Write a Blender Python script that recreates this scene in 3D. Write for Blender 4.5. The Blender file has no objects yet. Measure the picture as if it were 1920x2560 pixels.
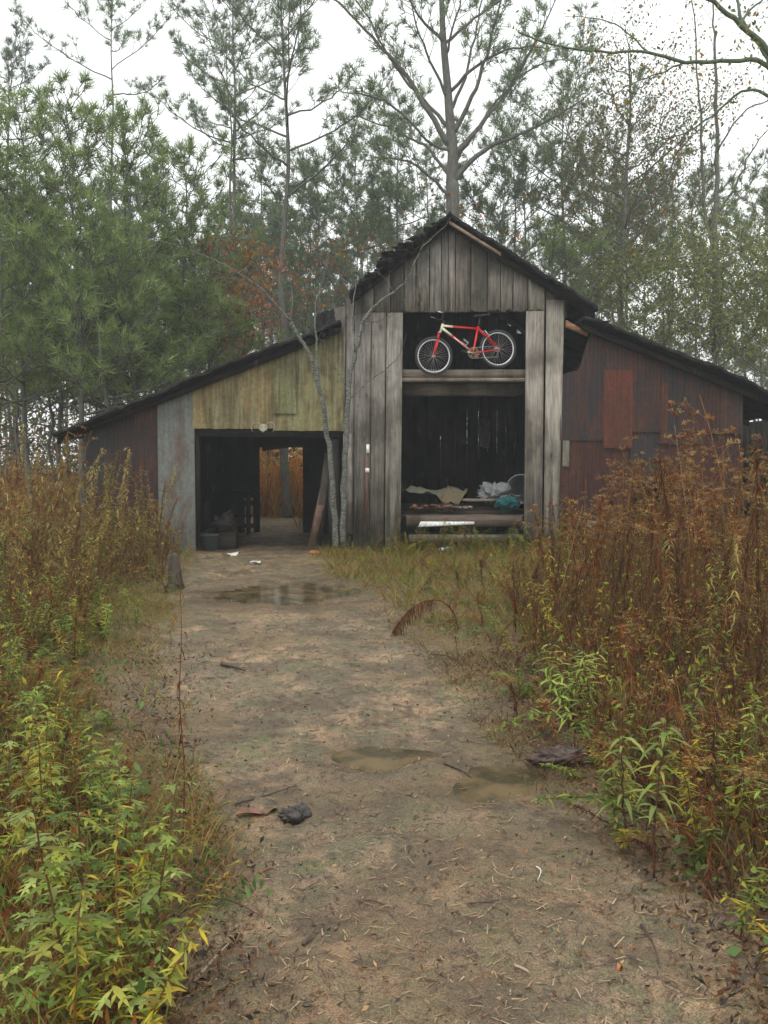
import bpy, math, random
import numpy as np
from mathutils import Vector, Matrix

random.seed(7)
RNG = np.random.default_rng(7)
rr = random.uniform
col_root = bpy.context.scene.collection
F = 2310.0; CZ = 1.62; HOR = 1145.0
PITCH = math.atan((1280 - HOR) / F)
K = 1920 / 1659.0

# ------------------------------------------------------------------ camera maths
def ray(px, py):
    v = (1280 - py) / F
    return ((px - 960) / F, math.cos(PITCH) + math.sin(PITCH) * v, -math.sin(PITCH) + math.cos(PITCH) * v)
def P(px, py, Y):
    x, y, z = ray(px, py); t = Y / y
    return Vector((x * t, Y, CZ + z * t))
def G(px, py, z0=0.0):
    x, y, z = ray(px, py); t = (z0 - CZ) / z
    return Vector((x * t, y * t, z0))
def PD(x, y, Y): return P(x * K, y * K, Y)
def GD(x, y): return G(x * K, y * K)

# ------------------------------------------------------------------ noise
_lat = RNG.random((256, 256))
def vnoise(x, y):
    x = np.asarray(x, float); y = np.asarray(y, float)
    xi = np.floor(x).astype(int); yi = np.floor(y).astype(int)
    fx = x - xi; fy = y - yi
    fx = fx * fx * (3 - 2 * fx); fy = fy * fy * (3 - 2 * fy)
    a = _lat[xi % 256, yi % 256]; b = _lat[(xi + 1) % 256, yi % 256]
    c = _lat[xi % 256, (yi + 1) % 256]; d = _lat[(xi + 1) % 256, (yi + 1) % 256]
    return (a * (1 - fx) + b * fx) * (1 - fy) + (c * (1 - fx) + d * fx) * fy - 0.5
def fbm(x, y, o=4):
    s = 0; a = 1.0
    for i in range(o):
        s = s + a * vnoise(np.asarray(x) * 2 ** i + 17 * i, np.asarray(y) * 2 ** i + 5 * i); a *= 0.5
    return s

# ------------------------------------------------------------------ mesh builder
class Geo:
    def __init__(s):
        s.V = []; s.C = []; s.F = []; s.n = 0
    def add(s, V, Fa, col=(0.5, 0.5, 0.5)):
        V = np.asarray(V, float).reshape(-1, 3)
        c = np.asarray(col, float)
        if c.ndim == 1: c = np.tile(c[:3], (len(V), 1))
        for f in (Fa if isinstance(Fa, list) and len(Fa) and isinstance(Fa[0], np.ndarray) else [np.asarray(Fa, int)]):
            s.F.append(f + s.n)
        s.V.append(V); s.C.append(c); s.n += len(V)
    def build(s, name, mat, parent=None, smooth=True, origin=None):
        me = bpy.data.meshes.new(name)
        if s.n:
            V = np.concatenate(s.V); C = np.concatenate(s.C)
            if origin is not None: V = V - np.asarray(origin, float)
            loops = np.concatenate([f.reshape(-1) for f in s.F])
            cnt = np.concatenate([np.full(len(f), f.shape[1]) for f in s.F])
            me.vertices.add(len(V)); me.vertices.foreach_set('co', V.reshape(-1).astype(np.float32))
            me.loops.add(len(loops)); me.loops.foreach_set('vertex_index', loops.astype(np.int32))
            me.polygons.add(len(cnt))
            st = np.concatenate([[0], np.cumsum(cnt)[:-1]])
            me.polygons.foreach_set('loop_start', st.astype(np.int32))
            me.polygons.foreach_set('loop_total', cnt.astype(np.int32))
            if smooth: me.polygons.foreach_set('use_smooth', np.ones(len(cnt), bool))
            me.update(calc_edges=True)
            a = me.color_attributes.new('col', 'FLOAT_COLOR', 'POINT')
            a.data.foreach_set('color', np.concatenate([C, np.ones((len(C), 1))], 1).reshape(-1).astype(np.float32))
        me.materials.append(mat)
        o = bpy.data.objects.new(name, me); col_root.objects.link(o)
        if parent is not None: o.parent = parent
        return o

BOXF = np.array([[0,3,2,1],[4,5,6,7],[0,1,5,4],[1,2,6,5],[2,3,7,6],[3,0,4,7]])
def hexa(g, A, B, col):                 # two quads (4 pts each)
    g.add([tuple(p) for p in A] + [tuple(p) for p in B], BOXF, col)
def box(g, x0, x1, y0, y1, z0, z1, col):
    hexa(g, [(x0,y0,z0),(x1,y0,z0),(x1,y1,z0),(x0,y1,z0)], [(x0,y0,z1),(x1,y0,z1),(x1,y1,z1),(x0,y1,z1)], col)
def slab(g, quad, th, col, dy=0.0):     # quad of 4 world pts facing -Y, extruded to +Y
    A = [Vector(p) + Vector((0, dy, 0)) for p in quad]
    B = [p + Vector((0, th, 0)) for p in A]
    hexa(g, A, B, col)
def tube(g, pts, rad, sides=6, col=(.5,.5,.5), closed=False, cap=True):
    pts = [Vector(p) for p in pts]; n = len(pts)
    if not hasattr(rad, '__len__'): rad = [rad] * n
    V = []; prev = None
    for i, p in enumerate(pts):
        if closed: t = pts[(i + 1) % n] - pts[i - 1]
        else: t = pts[min(i + 1, n - 1)] - pts[max(i - 1, 0)]
        if t.length < 1e-9: t = Vector((0, 0, 1))
        t.normalize()
        if prev is None:
            u = t.cross(Vector((0, 0, 1)) if abs(t.z) < .9 else Vector((1, 0, 0))).normalized()
        else:
            u = (prev - t * prev.dot(t))
            u = u.normalized() if u.length > 1e-6 else t.orthogonal().normalized()
        prev = u; w = t.cross(u)
        for k in range(sides):
            a = 2 * math.pi * k / sides
            V.append(tuple(p + (u * math.cos(a) + w * math.sin(a)) * rad[i]))
    Fs = []
    for i in range(n if closed else n - 1):
        j = (i + 1) % n
        for k in range(sides):
            l = (k + 1) % sides
            Fs.append((i * sides + k, i * sides + l, j * sides + l, j * sides + k))
    fl = [np.array(Fs)]
    if cap and not closed:
        fl.append(np.array([list(range(sides))[::-1]])); fl.append(np.array([[(n - 1) * sides + k for k in range(sides)]]))
    g.add(V, fl, col)
def cat(pts, n=4):                      # Catmull-Rom resample
    pts = [Vector(p) for p in pts]; out = []
    for i in range(len(pts) - 1):
        a = pts[max(i - 1, 0)]; b = pts[i]; c = pts[i + 1]; d = pts[min(i + 2, len(pts) - 1)]
        for k in range(n):
            t = k / n
            out.append(0.5 * ((2 * b) + (c - a) * t + (2 * a - 5 * b + 4 * c - d) * t * t + (3 * b - a - 3 * c + d) * t ** 3))
    out.append(pts[-1]); return out
def lathe(g, prof, n=20, col=(.5,.5,.5), M=None):
    V = []; Fs = []
    for r, z in prof:
        for k in range(n):
            a = 2 * math.pi * k / n; V.append((r * math.cos(a), r * math.sin(a), z))
    for i in range(len(prof) - 1):
        for k in range(n):
            l = (k + 1) % n; Fs.append((i * n + k, i * n + l, (i + 1) * n + l, (i + 1) * n + k))
    if M is not None: V = [tuple(M @ Vector(v)) for v in V]
    g.add(V, np.array(Fs), col)
def lump(g, c, r, col, seed=0, rough=0.35, n=14, m=9, sharp=3.0, colvar=0.3):
    c = Vector(c); V = []; C = []; Fs = []
    for i in range(m + 1):
        th = math.pi * i / m
        for k in range(n):
            ph = 2 * math.pi * k / n
            d = Vector((math.sin(th) * math.cos(ph), math.sin(th) * math.sin(ph), math.cos(th)))
            q = 1 + rough * 2 * float(fbm(d.x * sharp + seed * 3.1 + d.z * 2, d.y * sharp + seed * 1.7 - d.z * 2, 3))
            V.append((c.x + d.x * r[0] * q, c.y + d.y * r[1] * q, c.z + d.z * r[2] * q))
            f = 1 + colvar * rr(-1, 1); C.append([x * f for x in col])
    for i in range(m):
        for k in range(n):
            l = (k + 1) % n; Fs.append((i * n + k, (i + 1) * n + k, (i + 1) * n + l, i * n + l))
    g.add(V, np.array(Fs), np.array(C))

def thing(name, label, cat_, loc=(0,0,0), rz=0, group=None):
    o = bpy.data.objects.new(name, None); col_root.objects.link(o)
    o.location = loc; o.rotation_euler = (0, 0, rz); o.empty_display_size = 0.2
    return tag(o, label, cat_, group)
def tag(o, label, cat_=None, group=None, kind=None):
    if label: o['label'] = label
    if cat_: o['category'] = cat_
    if group: o['group'] = group
    if kind: o['kind'] = kind
    return o
def dup(root, loc, rz=0, sc=1.0, label=None, group=None, tilt=(0, 0)):
    r = root.copy(); col_root.objects.link(r)
    r.location = loc; r.rotation_euler = (tilt[0], tilt[1], rz)
    r.scale = sc if hasattr(sc, '__len__') else (sc, sc, sc)
    if label: r['label'] = label
    if group: r['group'] = group
    for ch in list(root.children):
        c = ch.copy(); col_root.objects.link(c); c.parent = r
        for g2 in list(ch.children):
            d = g2.copy(); col_root.objects.link(d); d.parent = c
    return r

# ------------------------------------------------------------------ materials
def mat(name):
    m = bpy.data.materials.new(name); m.use_nodes = True
    nt = m.node_tree; nt.nodes.clear()
    out = nt.nodes.new('ShaderNodeOutputMaterial')
    return m, nt, out
def N(nt, t, **kw):
    n = nt.nodes.new(t)
    for k, v in kw.items():
        if k.startswith('i_'): n.inputs[k[2:].replace('_', ' ')].default_value = v
        else: setattr(n, k, v)
    return n
def ramp(nt, src, stops):
    r = nt.nodes.new('ShaderNodeValToRGB'); e = r.color_ramp.elements
    while len(e) < len(stops): e.new(0.5)
    for i, (p, c) in enumerate(stops):
        e[i].position = p; e[i].color = c if len(c) == 4 else (*c, 1)
    nt.links.new(src, r.inputs[0]); return r.outputs[0]
def mixc(nt, fac, a, b, mode='MIX'):
    m = nt.nodes.new('ShaderNodeMix'); m.data_type = 'RGBA'; m.blend_type = mode
    for s, v in ((m.inputs[0], fac), (m.inputs[6], a), (m.inputs[7], b)):
        if isinstance(v, bpy.types.NodeSocket): nt.links.new(v, s)
        elif isinstance(v, (int, float)): s.default_value = v if s == m.inputs[0] else (v, v, v, 1)
        else: s.default_value = (*v[:3], 1)
    return m.outputs[2]
def noise(nt, scale, detail=4, rough=.6, vec=None, dist=0.0):
    n = N(nt, 'ShaderNodeTexNoise'); n.inputs['Scale'].default_value = scale
    n.inputs['Detail'].default_value = detail; n.inputs['Roughness'].default_value = rough
    n.inputs['Distortion'].default_value = dist
    if vec is not None: nt.links.new(vec, n.inputs['Vector'])
    return n.outputs[0]
def coords(nt, scale=(1,1,1), kind='Object'):
    t = N(nt, 'ShaderNodeTexCoord'); m = N(nt, 'ShaderNodeMapping'); m.inputs['Scale'].default_value = scale
    nt.links.new(t.outputs[kind], m.inputs[0]); return m.outputs[0]
def attr(nt, name='col'):
    a = N(nt, 'ShaderNodeAttribute'); a.attribute_name = name; return a.outputs['Color']
def princ(nt, out, colsock, rough=.7, metal=0, bump=None, bstr=.3, bdist=.02, spec=.4):
    p = N(nt, 'ShaderNodeBsdfPrincipled')
    if isinstance(colsock, bpy.types.NodeSocket): nt.links.new(colsock, p.inputs['Base Color'])
    else: p.inputs['Base Color'].default_value = (*colsock, 1)
    if isinstance(rough, bpy.types.NodeSocket): nt.links.new(rough, p.inputs['Roughness'])
    else: p.inputs['Roughness'].default_value = rough
    p.inputs['Metallic'].default_value = metal; p.inputs['Specular IOR Level'].default_value = spec
    if bump is not None:
        b = N(nt, 'ShaderNodeBump'); b.inputs['Strength'].default_value = bstr; b.inputs['Distance'].default_value = bdist
        nt.links.new(bump, b.inputs['Height']); nt.links.new(b.outputs[0], p.inputs['Normal'])
    nt.links.new(p.outputs[0], out.inputs[0]); return p

def m_foliage(name, trans=.35, rnd=.35, rough=.55, sat=1.0):
    m, nt, out = mat(name)
    a = attr(nt)
    oi = N(nt, 'ShaderNodeObjectInfo')
    mr = N(nt, 'ShaderNodeMapRange'); mr.inputs[3].default_value = 1 - rnd; mr.inputs[4].default_value = 1 + rnd
    nt.links.new(oi.outputs['Random'], mr.inputs[0])
    c = mixc(nt, 1.0, a, mr.outputs[0], 'MULTIPLY')
    n = noise(nt, 9.0, 2, .5, coords(nt))
    f = ramp(nt, n, [(.3, (.7,.7,.7)), (.7, (1.25,1.2,1.1))])
    c = mixc(nt, 1.0, c, f, 'MULTIPLY')
    hs_ = N(nt, 'ShaderNodeHueSaturation'); hs_.inputs['Saturation'].default_value = sat; nt.links.new(c, hs_.inputs['Color']); c = hs_.outputs[0]
    p = N(nt, 'ShaderNodeBsdfPrincipled'); nt.links.new(c, p.inputs['Base Color'])
    p.inputs['Roughness'].default_value = rough; p.inputs['Specular IOR Level'].default_value = .3
    t = N(nt, 'ShaderNodeBsdfTranslucent'); nt.links.new(c, t.inputs[0])
    mx = N(nt, 'ShaderNodeMixShader'); mx.inputs[0].default_value = trans
    nt.links.new(p.outputs[0], mx.inputs[1]); nt.links.new(t.outputs[0], mx.inputs[2])
    nt.links.new(mx.outputs[0], out.inputs[0]); return m
M_LEAF = m_foliage('leaf', .32, .3, .6, 1.12)
M_NEEDLE = m_foliage('pine_needles', .5, .12)
M_STALK = m_foliage('dry_weed', .2, .45, .75, 1.13)

def m_bark(name, c1, c2, sc=1.0, spots=None):
    m, nt, out = mat(name)
    v = coords(nt, (8 * sc, 8 * sc, 2.2 * sc)); n = noise(nt, 2.5, 6, .7, v)
    c = ramp(nt, n, [(.3, c1), (.68, c2)])
    n2 = noise(nt, 1.4, 3, .6, coords(nt)); g = ramp(nt, n2, [(.45, (0,0,0)), (.65, (1,1,1))])
    c = mixc(nt, g, c, mixc(nt, .5, c, (.11, .14, .10)))
    if spots:
        v3 = coords(nt, (5, 5, 26)); n3 = noise(nt, 3.0, 3, .6, v3)
        s = ramp(nt, n3, [(.5, (0,0,0)), (.58, (1,1,1))])
        c = mixc(nt, s, c, spots)
    princ(nt, out, c, .85, 0, n, .8, .03); return m
M_BARK = m_bark('pine_bark', (.045,.040,.036), (.15,.135,.12))
M_BARKPALE = m_bark('mottled_grey_bark', (.065,.065,.055), (.22,.22,.195), 1.4, (.035,.035,.03))
M_TWIG = m_bark('twig', (.05,.035,.025), (.16,.11,.08), 3)

def m_wood(name, dark=(.075,.062,.052), light=(.35,.32,.285), tint=True, green=0.0, dir_='v', sc=1.0):
    m, nt, out = mat(name)
    s = {'v': (14, 14, .9), 'h': (.9, 14, 14), 'y': (14, .9, 14)}[dir_]
    v = coords(nt, tuple(a * sc for a in s))
    n = noise(nt, 2.0, 8, .72, v, .3)
    c = ramp(nt, n, [(.28, dark), (.5, tuple((a + b) / 2 for a, b in zip(dark, light))), (.72, light)])
    n2 = noise(nt, 1.1, 4, .65, coords(nt, (1, 1, .6)))
    c = mixc(nt, ramp(nt, n2, [(.40, (.8,.8,.8)), (.55, (0,0,0))]), c, (.055,.046,.038))
    n3 = noise(nt, 5.0, 5, .7, coords(nt, (1.6, 1, .25)))
    c = mixc(nt, ramp(nt, n3, [(.6, (0,0,0)), (.72, (.7,.7,.7))]), c, (.27,.25,.225))
    vo = N(nt, 'ShaderNodeTexVoronoi'); vo.inputs['Scale'].default_value = 1.0; nt.links.new(coords(nt, (5.5, 1, 1.9) if dir_ == 'v' else (1.9, 1, 5.5)), vo.inputs['Vector'])
    c = mixc(nt, ramp(nt, vo.outputs['Distance'], [(.07, (.85,.85,.85)), (.13, (0,0,0))]), c, (.045,.036,.03))
    if green: c = mixc(nt, green, c, (.12,.13,.06))
    if tint: c = mixc(nt, 1.0, c, mixc(nt, 1.0, attr(nt), (2,2,2), 'MULTIPLY'), 'MULTIPLY')
    princ(nt, out, c, .8, 0, n, .6, .01, .3); return m
M_WOOD = m_wood('weathered_wood')
M_WOODH = m_wood('weathered_wood_beam', dir_='h')
M_SHADEWOOD = m_wood('shaded_interior_wood', (.004,.0035,.003), (.020,.017,.014))  # near-black copy of the weathered wood, with the interior shade put into its colour

def m_corr(name, stain1, stain2, s1=(.35,.6), rough=.75, metal=0.0):
    m, nt, out = mat(name)
    base = attr(nt)
    n = noise(nt, 1.5, 6, .7, coords(nt, (1.4, 1, .5)), .5)
    c = mixc(nt, ramp(nt, n, [(s1[0], (0,0,0)), (s1[1], (.85,.85,.85))]), base, stain1)
    n2 = noise(nt, 3.0, 5, .7, coords(nt, (5, 1, .35)))
    c = mixc(nt, ramp(nt, n2, [(.45, (0,0,0)), (.75, (.8,.8,.8))]), c, stain2)
    n3 = noise(nt, 16, 5, .7, coords(nt)); c = mixc(nt, 1.0, c, ramp(nt, n3, [(.3, (.7,.7,.7)), (.7, (1.25,1.25,1.25))]), 'MULTIPLY')
    princ(nt, out, c, rough, metal, n3, .25, .004, .2); return m
M_RUST = m_corr('rusted_tin', (.080,.032,.020), (.024,.020,.020), (.46,.60))
M_GALV = m_corr('weathered_galvanised_tin', (.10,.065,.052), (.10,.105,.095), (.50,.64), .6)
M_YELLOW = m_corr('yellowed_fibreglass', (.09,.07,.032), (.27,.27,.16), (.44,.56), .6)

def m_plain(name, c, rough=.6, metal=0, var=.25, sc=20, spec=.4):
    m, nt, out = mat(name)
    n = noise(nt, sc, 4, .6, coords(nt))
    a = tuple(x * (1 - var) for x in c); b = tuple(min(1, x * (1 + var)) for x in c)
    princ(nt, out, ramp(nt, n, [(.3, a), (.7, b)]), rough, metal, n, .2, .003, spec); return m
def m_attr(name, rough=.6, metal=0, sc=25, bstr=.3):
    m, nt, out = mat(name)
    n = noise(nt, sc, 4, .6, coords(nt))
    c = mixc(nt, 1.0, attr(nt), ramp(nt, n, [(.3, (.7,.7,.7)), (.7, (1.3,1.3,1.3))]), 'MULTIPLY')
    princ(nt, out, c, rough, metal, n, bstr, .004); return m
M_ROOF = m_plain('tarred_roofing', (.014,.013,.013), .85, 0, .6, 9, .2)
M_REDP = m_plain('red_paint', (.56,.012,.02), .28, 0, .08, 60)
M_CREAM = m_plain('cream_paint', (.72,.70,.50), .3, 0, .05, 60)
M_RUBBER = m_plain('tyre_rubber', (.03,.03,.032), .8, 0, .3, 90)
M_ALLOY = m_plain('alloy', (.62,.62,.62), .35, .6, .1, 60)
M_SPOKE = m_plain('spoke_steel', (.42,.42,.42), .4, .5, .1, 60)
M_BLACKPL = m_plain('black_plastic', (.03,.03,.035), .45, 0, .2, 50)
M_BRASS = m_plain('worn_chainring', (.38,.30,.18), .45, .4, .3, 60)
M_ATTR = m_attr('mixed_colour')
M_WETSTUFF = m_attr('wet_debris', .45, 0, 40, .6)
M_CLOTHW = m_attr('limp_cloth', .9, 0, 30, .4)

def m_ground():
    m, nt, out = mat('wet_mud_and_litter')
    mask = N(nt, 'ShaderNodeSeparateColor'); nt.links.new(attr(nt), mask.inputs[0])
    v = coords(nt)
    n1 = noise(nt, 1.3, 6, .65, v, .6); n2 = noise(nt, 6.0, 6, .72, v, .4); n3 = noise(nt, 42.0, 5, .75, v); n4 = noise(nt, 150.0, 3, .7, v)
    mud = ramp(nt, n1, [(.30, (.13,.095,.07)), (.44, (.20,.15,.11)), (.55, (.31,.215,.15)), (.66, (.43,.29,.19))])
    olive = ramp(nt, n3, [(.3, (.085,.083,.05)), (.7, (.19,.18,.115))])
    mud = mixc(nt, ramp(nt, n2, [(.44, (0,0,0)), (.56, (.85,.85,.85))]), mud, olive)
    dark = ramp(nt, noise(nt, 11.0, 7, .75, v, 1.2), [(.53, (0,0,0)), (.62, (.85,.85,.85))])
    mud = mixc(nt, dark, mud, (.055,.042,.034))
    straw = ramp(nt, n3, [(.3, (.09,.055,.03)), (.5, (.18,.115,.06)), (.7, (.30,.20,.11))])
    moss = ramp(nt, n2, [(.35, (.15,.115,.055)), (.55, (.12,.135,.04)), (.7, (.11,.16,.035))])
    mud = mixc(nt, ramp(nt, noise(nt, 1.9, 5, .7, v, .8), [(.56, (0,0,0)), (.66, (.55,.55,.55))]), mud, (.12,.145,.06))
    lit = mixc(nt, ramp(nt, n1, [(.42, (0,0,0)), (.58, (1,1,1))]), straw, moss)
    c = mixc(nt, mask.outputs[0], lit, mud)
    c = mixc(nt, mask.outputs[1], c, (.20,.13,.07))
    wd = ramp(nt, noise(nt, 2.2, 4, .65, v, .5), [(.50, (0,0,0)), (.60, (.7,.7,.7))]); c = mixc(nt, wd, c, (.10,.075,.055))
    c = mixc(nt, mask.outputs[2], c, (.085,.062,.042))
    c = mixc(nt, 1.0, c, (1.05,.995,.885), 'MULTIPLY')
    c = mixc(nt, 1.0, c, ramp(nt, n4, [(.32, (.42,.42,.42)), (.68, (1.6,1.6,1.6))]), 'MULTIPLY')
    hsum = N(nt, 'ShaderNodeMath', operation='ADD'); nt.links.new(n3, hsum.inputs[0]); nt.links.new(n4, hsum.inputs[1])
    r = ramp(nt, n2, [(.38, (.24,.24,.24)), (.6, (.66,.66,.66))]); r = mixc(nt, mask.outputs[2], r, (.18,.18,.18))
    princ(nt, out, c, r, 0, hsum.outputs[0], .7, .018, .35); return m
M_GROUND = m_ground()
def m_water():
    m, nt, out = mat('muddy_water')
    n = noise(nt, 3.5, 4, .6, coords(nt))
    c = ramp(nt, n, [(.42, (.06,.05,.028)), (.6, (.16,.115,.06))])
    n2 = noise(nt, 6, 2, .5, coords(nt))
    princ(nt, out, c, .10, 0, n2, .08, .01, .35); return m
M_WATER = m_water()

# ------------------------------------------------------------------ ground
rows = [(1195,430,665),(1240,385,700),(1300,370,800),(1400,350,900),(1500,340,1010),(1600,370,1090),(1800,430,1290),(2000,490,1560),(2212,480,1760)]
py_ = []; pl_ = []; pr_ = []
for y, a, b in rows:
    A = GD(a, y); B = GD(b, y); py_.append(A.y); pl_.append(A.x); pr_.append(B.x)
order = np.argsort(py_); PYs = np.array(py_)[order]; PLs = np.array(pl_)[order]; PRs = np.array(pr_)[order]
def pleft(y): return np.interp(y, PYs, PLs)
def pright(y): return np.interp(y, PYs, PRs)
def pathmask(x, y):
    w = 0.22 * fbm(x * 1.7, y * 1.7, 4) * 2
    l = pleft(y) - 0.1; r = pright(y) + 0.1
    d = np.minimum(x - l, r - x) + w
    m = 1 / (1 + np.exp(-d / 0.09))
    return m
puddles = []
for nm, cx, cy, hx, hy, lab in (
    ('puddle', 625, 1283, 150, 24, 'long shallow muddy puddle on the path nearest the barn'),
    ('puddle', 800, 1632, 118, 27, 'muddy brown puddle in the middle of the path'),
    ('puddle', 1075, 1690, 115, 44, 'olive brown puddle beside the weeds at right edge of path')):
    c = GD(cx, cy); a = GD(cx + hx, cy); n = GD(cx, cy - hy); f = GD(cx, cy + hy)
    puddles.append((c.x, (n.y + f.y) / 2, a.x - c.x, abs(n.y - f.y) / 2, nm, lab))
def gz(x, y):
    x = np.asarray(x, float); y = np.asarray(y, float)
    near = np.exp(-np.maximum(y - 16, 0) / 8) * np.exp(-np.maximum(np.abs(x) - 6, 0) / 6)
    m = pathmask(x, y)
    z = near * (0.05 * fbm(x * .7, y * .7, 3) + .028 * m * fbm(x * 2.3 + 4, y * 1.8, 2) + (0.022 + .016 * m) * fbm(x * 5, y * 5, 4) + 0.022 * m * np.abs(fbm(x * 14 + 9, y * 14, 3)))
    z = z + (1 - m) * 0.035 * near
    z = z + 0.5 * np.clip((np.hypot(x, y - 10) - 30) / 60, 0, 1)
    for (cx, cy, ax, ay, _, _) in puddles:
        q = ((x - cx) / ax) ** 2 + ((y - cy) / ay) ** 2 + 0.9 * fbm(x * 3 + 3, y * 3, 3)
        q0 = ((x - cx) / ax) ** 2 + ((y - cy) / ay) ** 2; eb = np.exp(-np.maximum(q0 - 1.8, 0) ** 2 * .6); z = z * (1 - .85 * eb) + .014 * eb
        e = np.exp(-np.maximum(q, 0) ** 2 * .8); z = z - .055 * e
    inb = 1 / (1 + np.exp(-(y - 16.2) / .15)) * 1 / (1 + np.exp((y - 20.6) / .3)) * (np.abs(x) < 9)
    z = z - 0.08 * inb
    return z
def gzf(x, y): return float(gz(x, y))
def axis(lo, f0, f1, hi, step, grow=1.12):
    a = list(np.arange(f0, f1, step)); s = step; v = f1
    while v < hi: a.append(v); s *= grow; v += s
    a.append(hi); s = step; v = f0 - step; b = []
    while v > lo: b.append(v); s *= grow; v -= s
    b.append(lo); return np.array(b[::-1] + a)
xs = axis(-110, -4.5, 4.5, 110, .032); ys = axis(-12, 2.0, 16.5, 150, .034, 1.09)
X, Y = np.meshgrid(xs, ys); Z = gz(X, Y)
pm = pathmask(X, Y); back = (Y > 20)
pm = np.where(back, 1 / (1 + np.exp((np.abs(X + 2.9) - 1.0) / .1)) * (Y < 25) * .8, pm)
pud = sum(np.exp(-np.maximum(((X - c0) / (a0 * 1.25)) ** 2 + ((Y - c1) / (a1 * 1.35)) ** 2 + .9 * fbm(X * 3 + 3, Y * 3, 3), 0) ** 1.6) for (c0, c1, a0, a1, _, _) in puddles)
wetm = np.clip(fbm(X * .9 + 40, Y * .9, 3) * 2 - .2, 0, .7) * pm
nx, ny = len(xs), len(ys)
idx = np.arange(nx * ny).reshape(ny, nx)
Fg = np.stack([idx[:-1, :-1], idx[:-1, 1:], idx[1:, 1:], idx[1:, :-1]], -1).reshape(-1, 4)
g = Geo(); g.add(np.stack([X, Y, Z], -1).reshape(-1, 3), Fg, np.stack([pm, wetm * .6, np.clip(pud * .85, 0, 1)], -1).reshape(-1, 3))
tag(g.build('ground', M_GROUND), None, kind='structure')
for (cx, cy, ax, ay, nm, lab) in puddles:
    g = Geo(); n = 40; V = [(0, 0, 0)] + [(ax * 1.32 * math.cos(6.2832 * k / n), ay * 1.34 * math.sin(6.2832 * k / n), 0) for k in range(n)]
    g.add(V, np.array([(0, 1 + k, 1 + (k + 1) % n) for k in range(n)]))
    o = g.build('puddle', M_WATER); o.location = (cx, cy, -.012)
    tag(o, lab, None, kind='structure')

# ------------------------------------------------------------------ foliage primitives
def unit(n):
    v = RNG.normal(size=(n, 3)); return v / np.linalg.norm(v, axis=1)[:, None]
def needles(g, pos, dirs, K_=12, L=.2, w=.02, spread=1.0, cols=((.045,.075,.035),(.09,.14,.06)), clump=None):
    pos = np.asarray(pos, float); dirs = np.asarray(dirs, float); n = len(pos)
    if not n: return
    p = np.repeat(pos, K_, 0); d = np.repeat(dirs, K_, 0) + unit(n * K_) * spread
    d /= np.linalg.norm(d, axis=1)[:, None]
    s = np.cross(d, unit(n * K_)); s /= np.linalg.norm(s, axis=1)[:, None] + 1e-9
    l = L * RNG.uniform(.65, 1.15, (n * K_, 1)); w_ = w * RNG.uniform(.7, 1.2, (n * K_, 1))
    p = p + unit(n * K_) * L * .18
    V = np.stack([p - s * w_ * .5, p + s * w_ * .5, p + d * l + s * w_ * .15, p + d * l - s * w_ * .15], 1).reshape(-1, 3)
    V = np.nan_to_num(V)
    Fa = np.arange(n * K_ * 4).reshape(-1, 4)
    t = np.repeat(RNG.uniform(0, 1, (n, 1)), K_ * 4, 0)
    br = np.repeat(np.repeat(RNG.uniform(.8, 1.2, (n, 1)), K_, 0) * RNG.uniform(.8, 1.2, (n * K_, 1)), 4, 0)
    C = (np.array(cols[0]) * (1 - t) + np.array(cols[1]) * t) * br
    g.add(V, Fa, C)
def leafcloud(g, pos, size, cols, flat=0.0, aspect=.5):
    pos = np.asarray(pos, float); n = len(pos)
    if not n: return
    d = unit(n); d[:, 2] -= flat; d /= np.linalg.norm(d, axis=1)[:, None]
    s = np.cross(d, unit(n)); s /= np.linalg.norm(s, axis=1)[:, None] + 1e-9
    L = size * RNG.uniform(.6, 1.3, (n, 1)); w = L * aspect * RNG.uniform(.7, 1.2, (n, 1))
    nn = np.cross(d, s)
    V = np.stack([pos, pos + d * L * .5 + s * w * .5 + nn * L * .08, pos + d * L, pos + d * L * .5 - s * w * .5 + nn * L * .08], 1).reshape(-1, 3)
    cc = np.array(cols)[RNG.integers(0, len(cols), n)] * RNG.uniform(.7, 1.3, (n, 1))
    g.add(V, np.arange(n * 4).reshape(-1, 4), np.repeat(cc, 4, 0))
def blades(g, pos, h, cols, lean=.5, w=.006, bend=.6):
    pos = np.asarray(pos, float); n = len(pos)
    if not n: return
    a = RNG.uniform(0, 6.283, n); ld = np.stack([np.cos(a), np.sin(a), np.zeros(n)], 1)
    le = RNG.uniform(.1, 1, (n, 1)) * lean; be = RNG.uniform(.2, 1, (n, 1)) * bend
    hh = (h if np.ndim(h) else np.full(n, h))[:, None] * RNG.uniform(.5, 1.15, (n, 1))
    sd = np.stack([-np.sin(a), np.cos(a), np.zeros(n)], 1)
    ang = RNG.uniform(0, 3.14, (n, 1)); sd = sd * np.cos(ang) + ld * np.sin(ang)
    up = np.array([0, 0, 1.0]); lv = []
    for t, ww in ((0, 1), (.4, .9), (.75, .6), (1, .12)):
        q = pos + up * hh * (t - be * .45 * t ** 2.5) + ld * hh * (le * t + be * t * t)
        lv += [q - sd * w * ww * .5, q + sd * w * ww * .5]
    V = np.stack(lv, 1).reshape(-1, 3)
    b = np.arange(n)[:, None] * 8
    Fa = np.concatenate([b + np.array([[0, 1, 3, 2]]), b + np.array([[2, 3, 5, 4]]), b + np.array([[4, 5, 7, 6]])])
    cc = np.array(cols)[RNG.integers(0, len(cols), n)] * RNG.uniform(.75, 1.25, (n, 1))
    g.add(V, Fa, np.repeat(cc, 8, 0))

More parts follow.
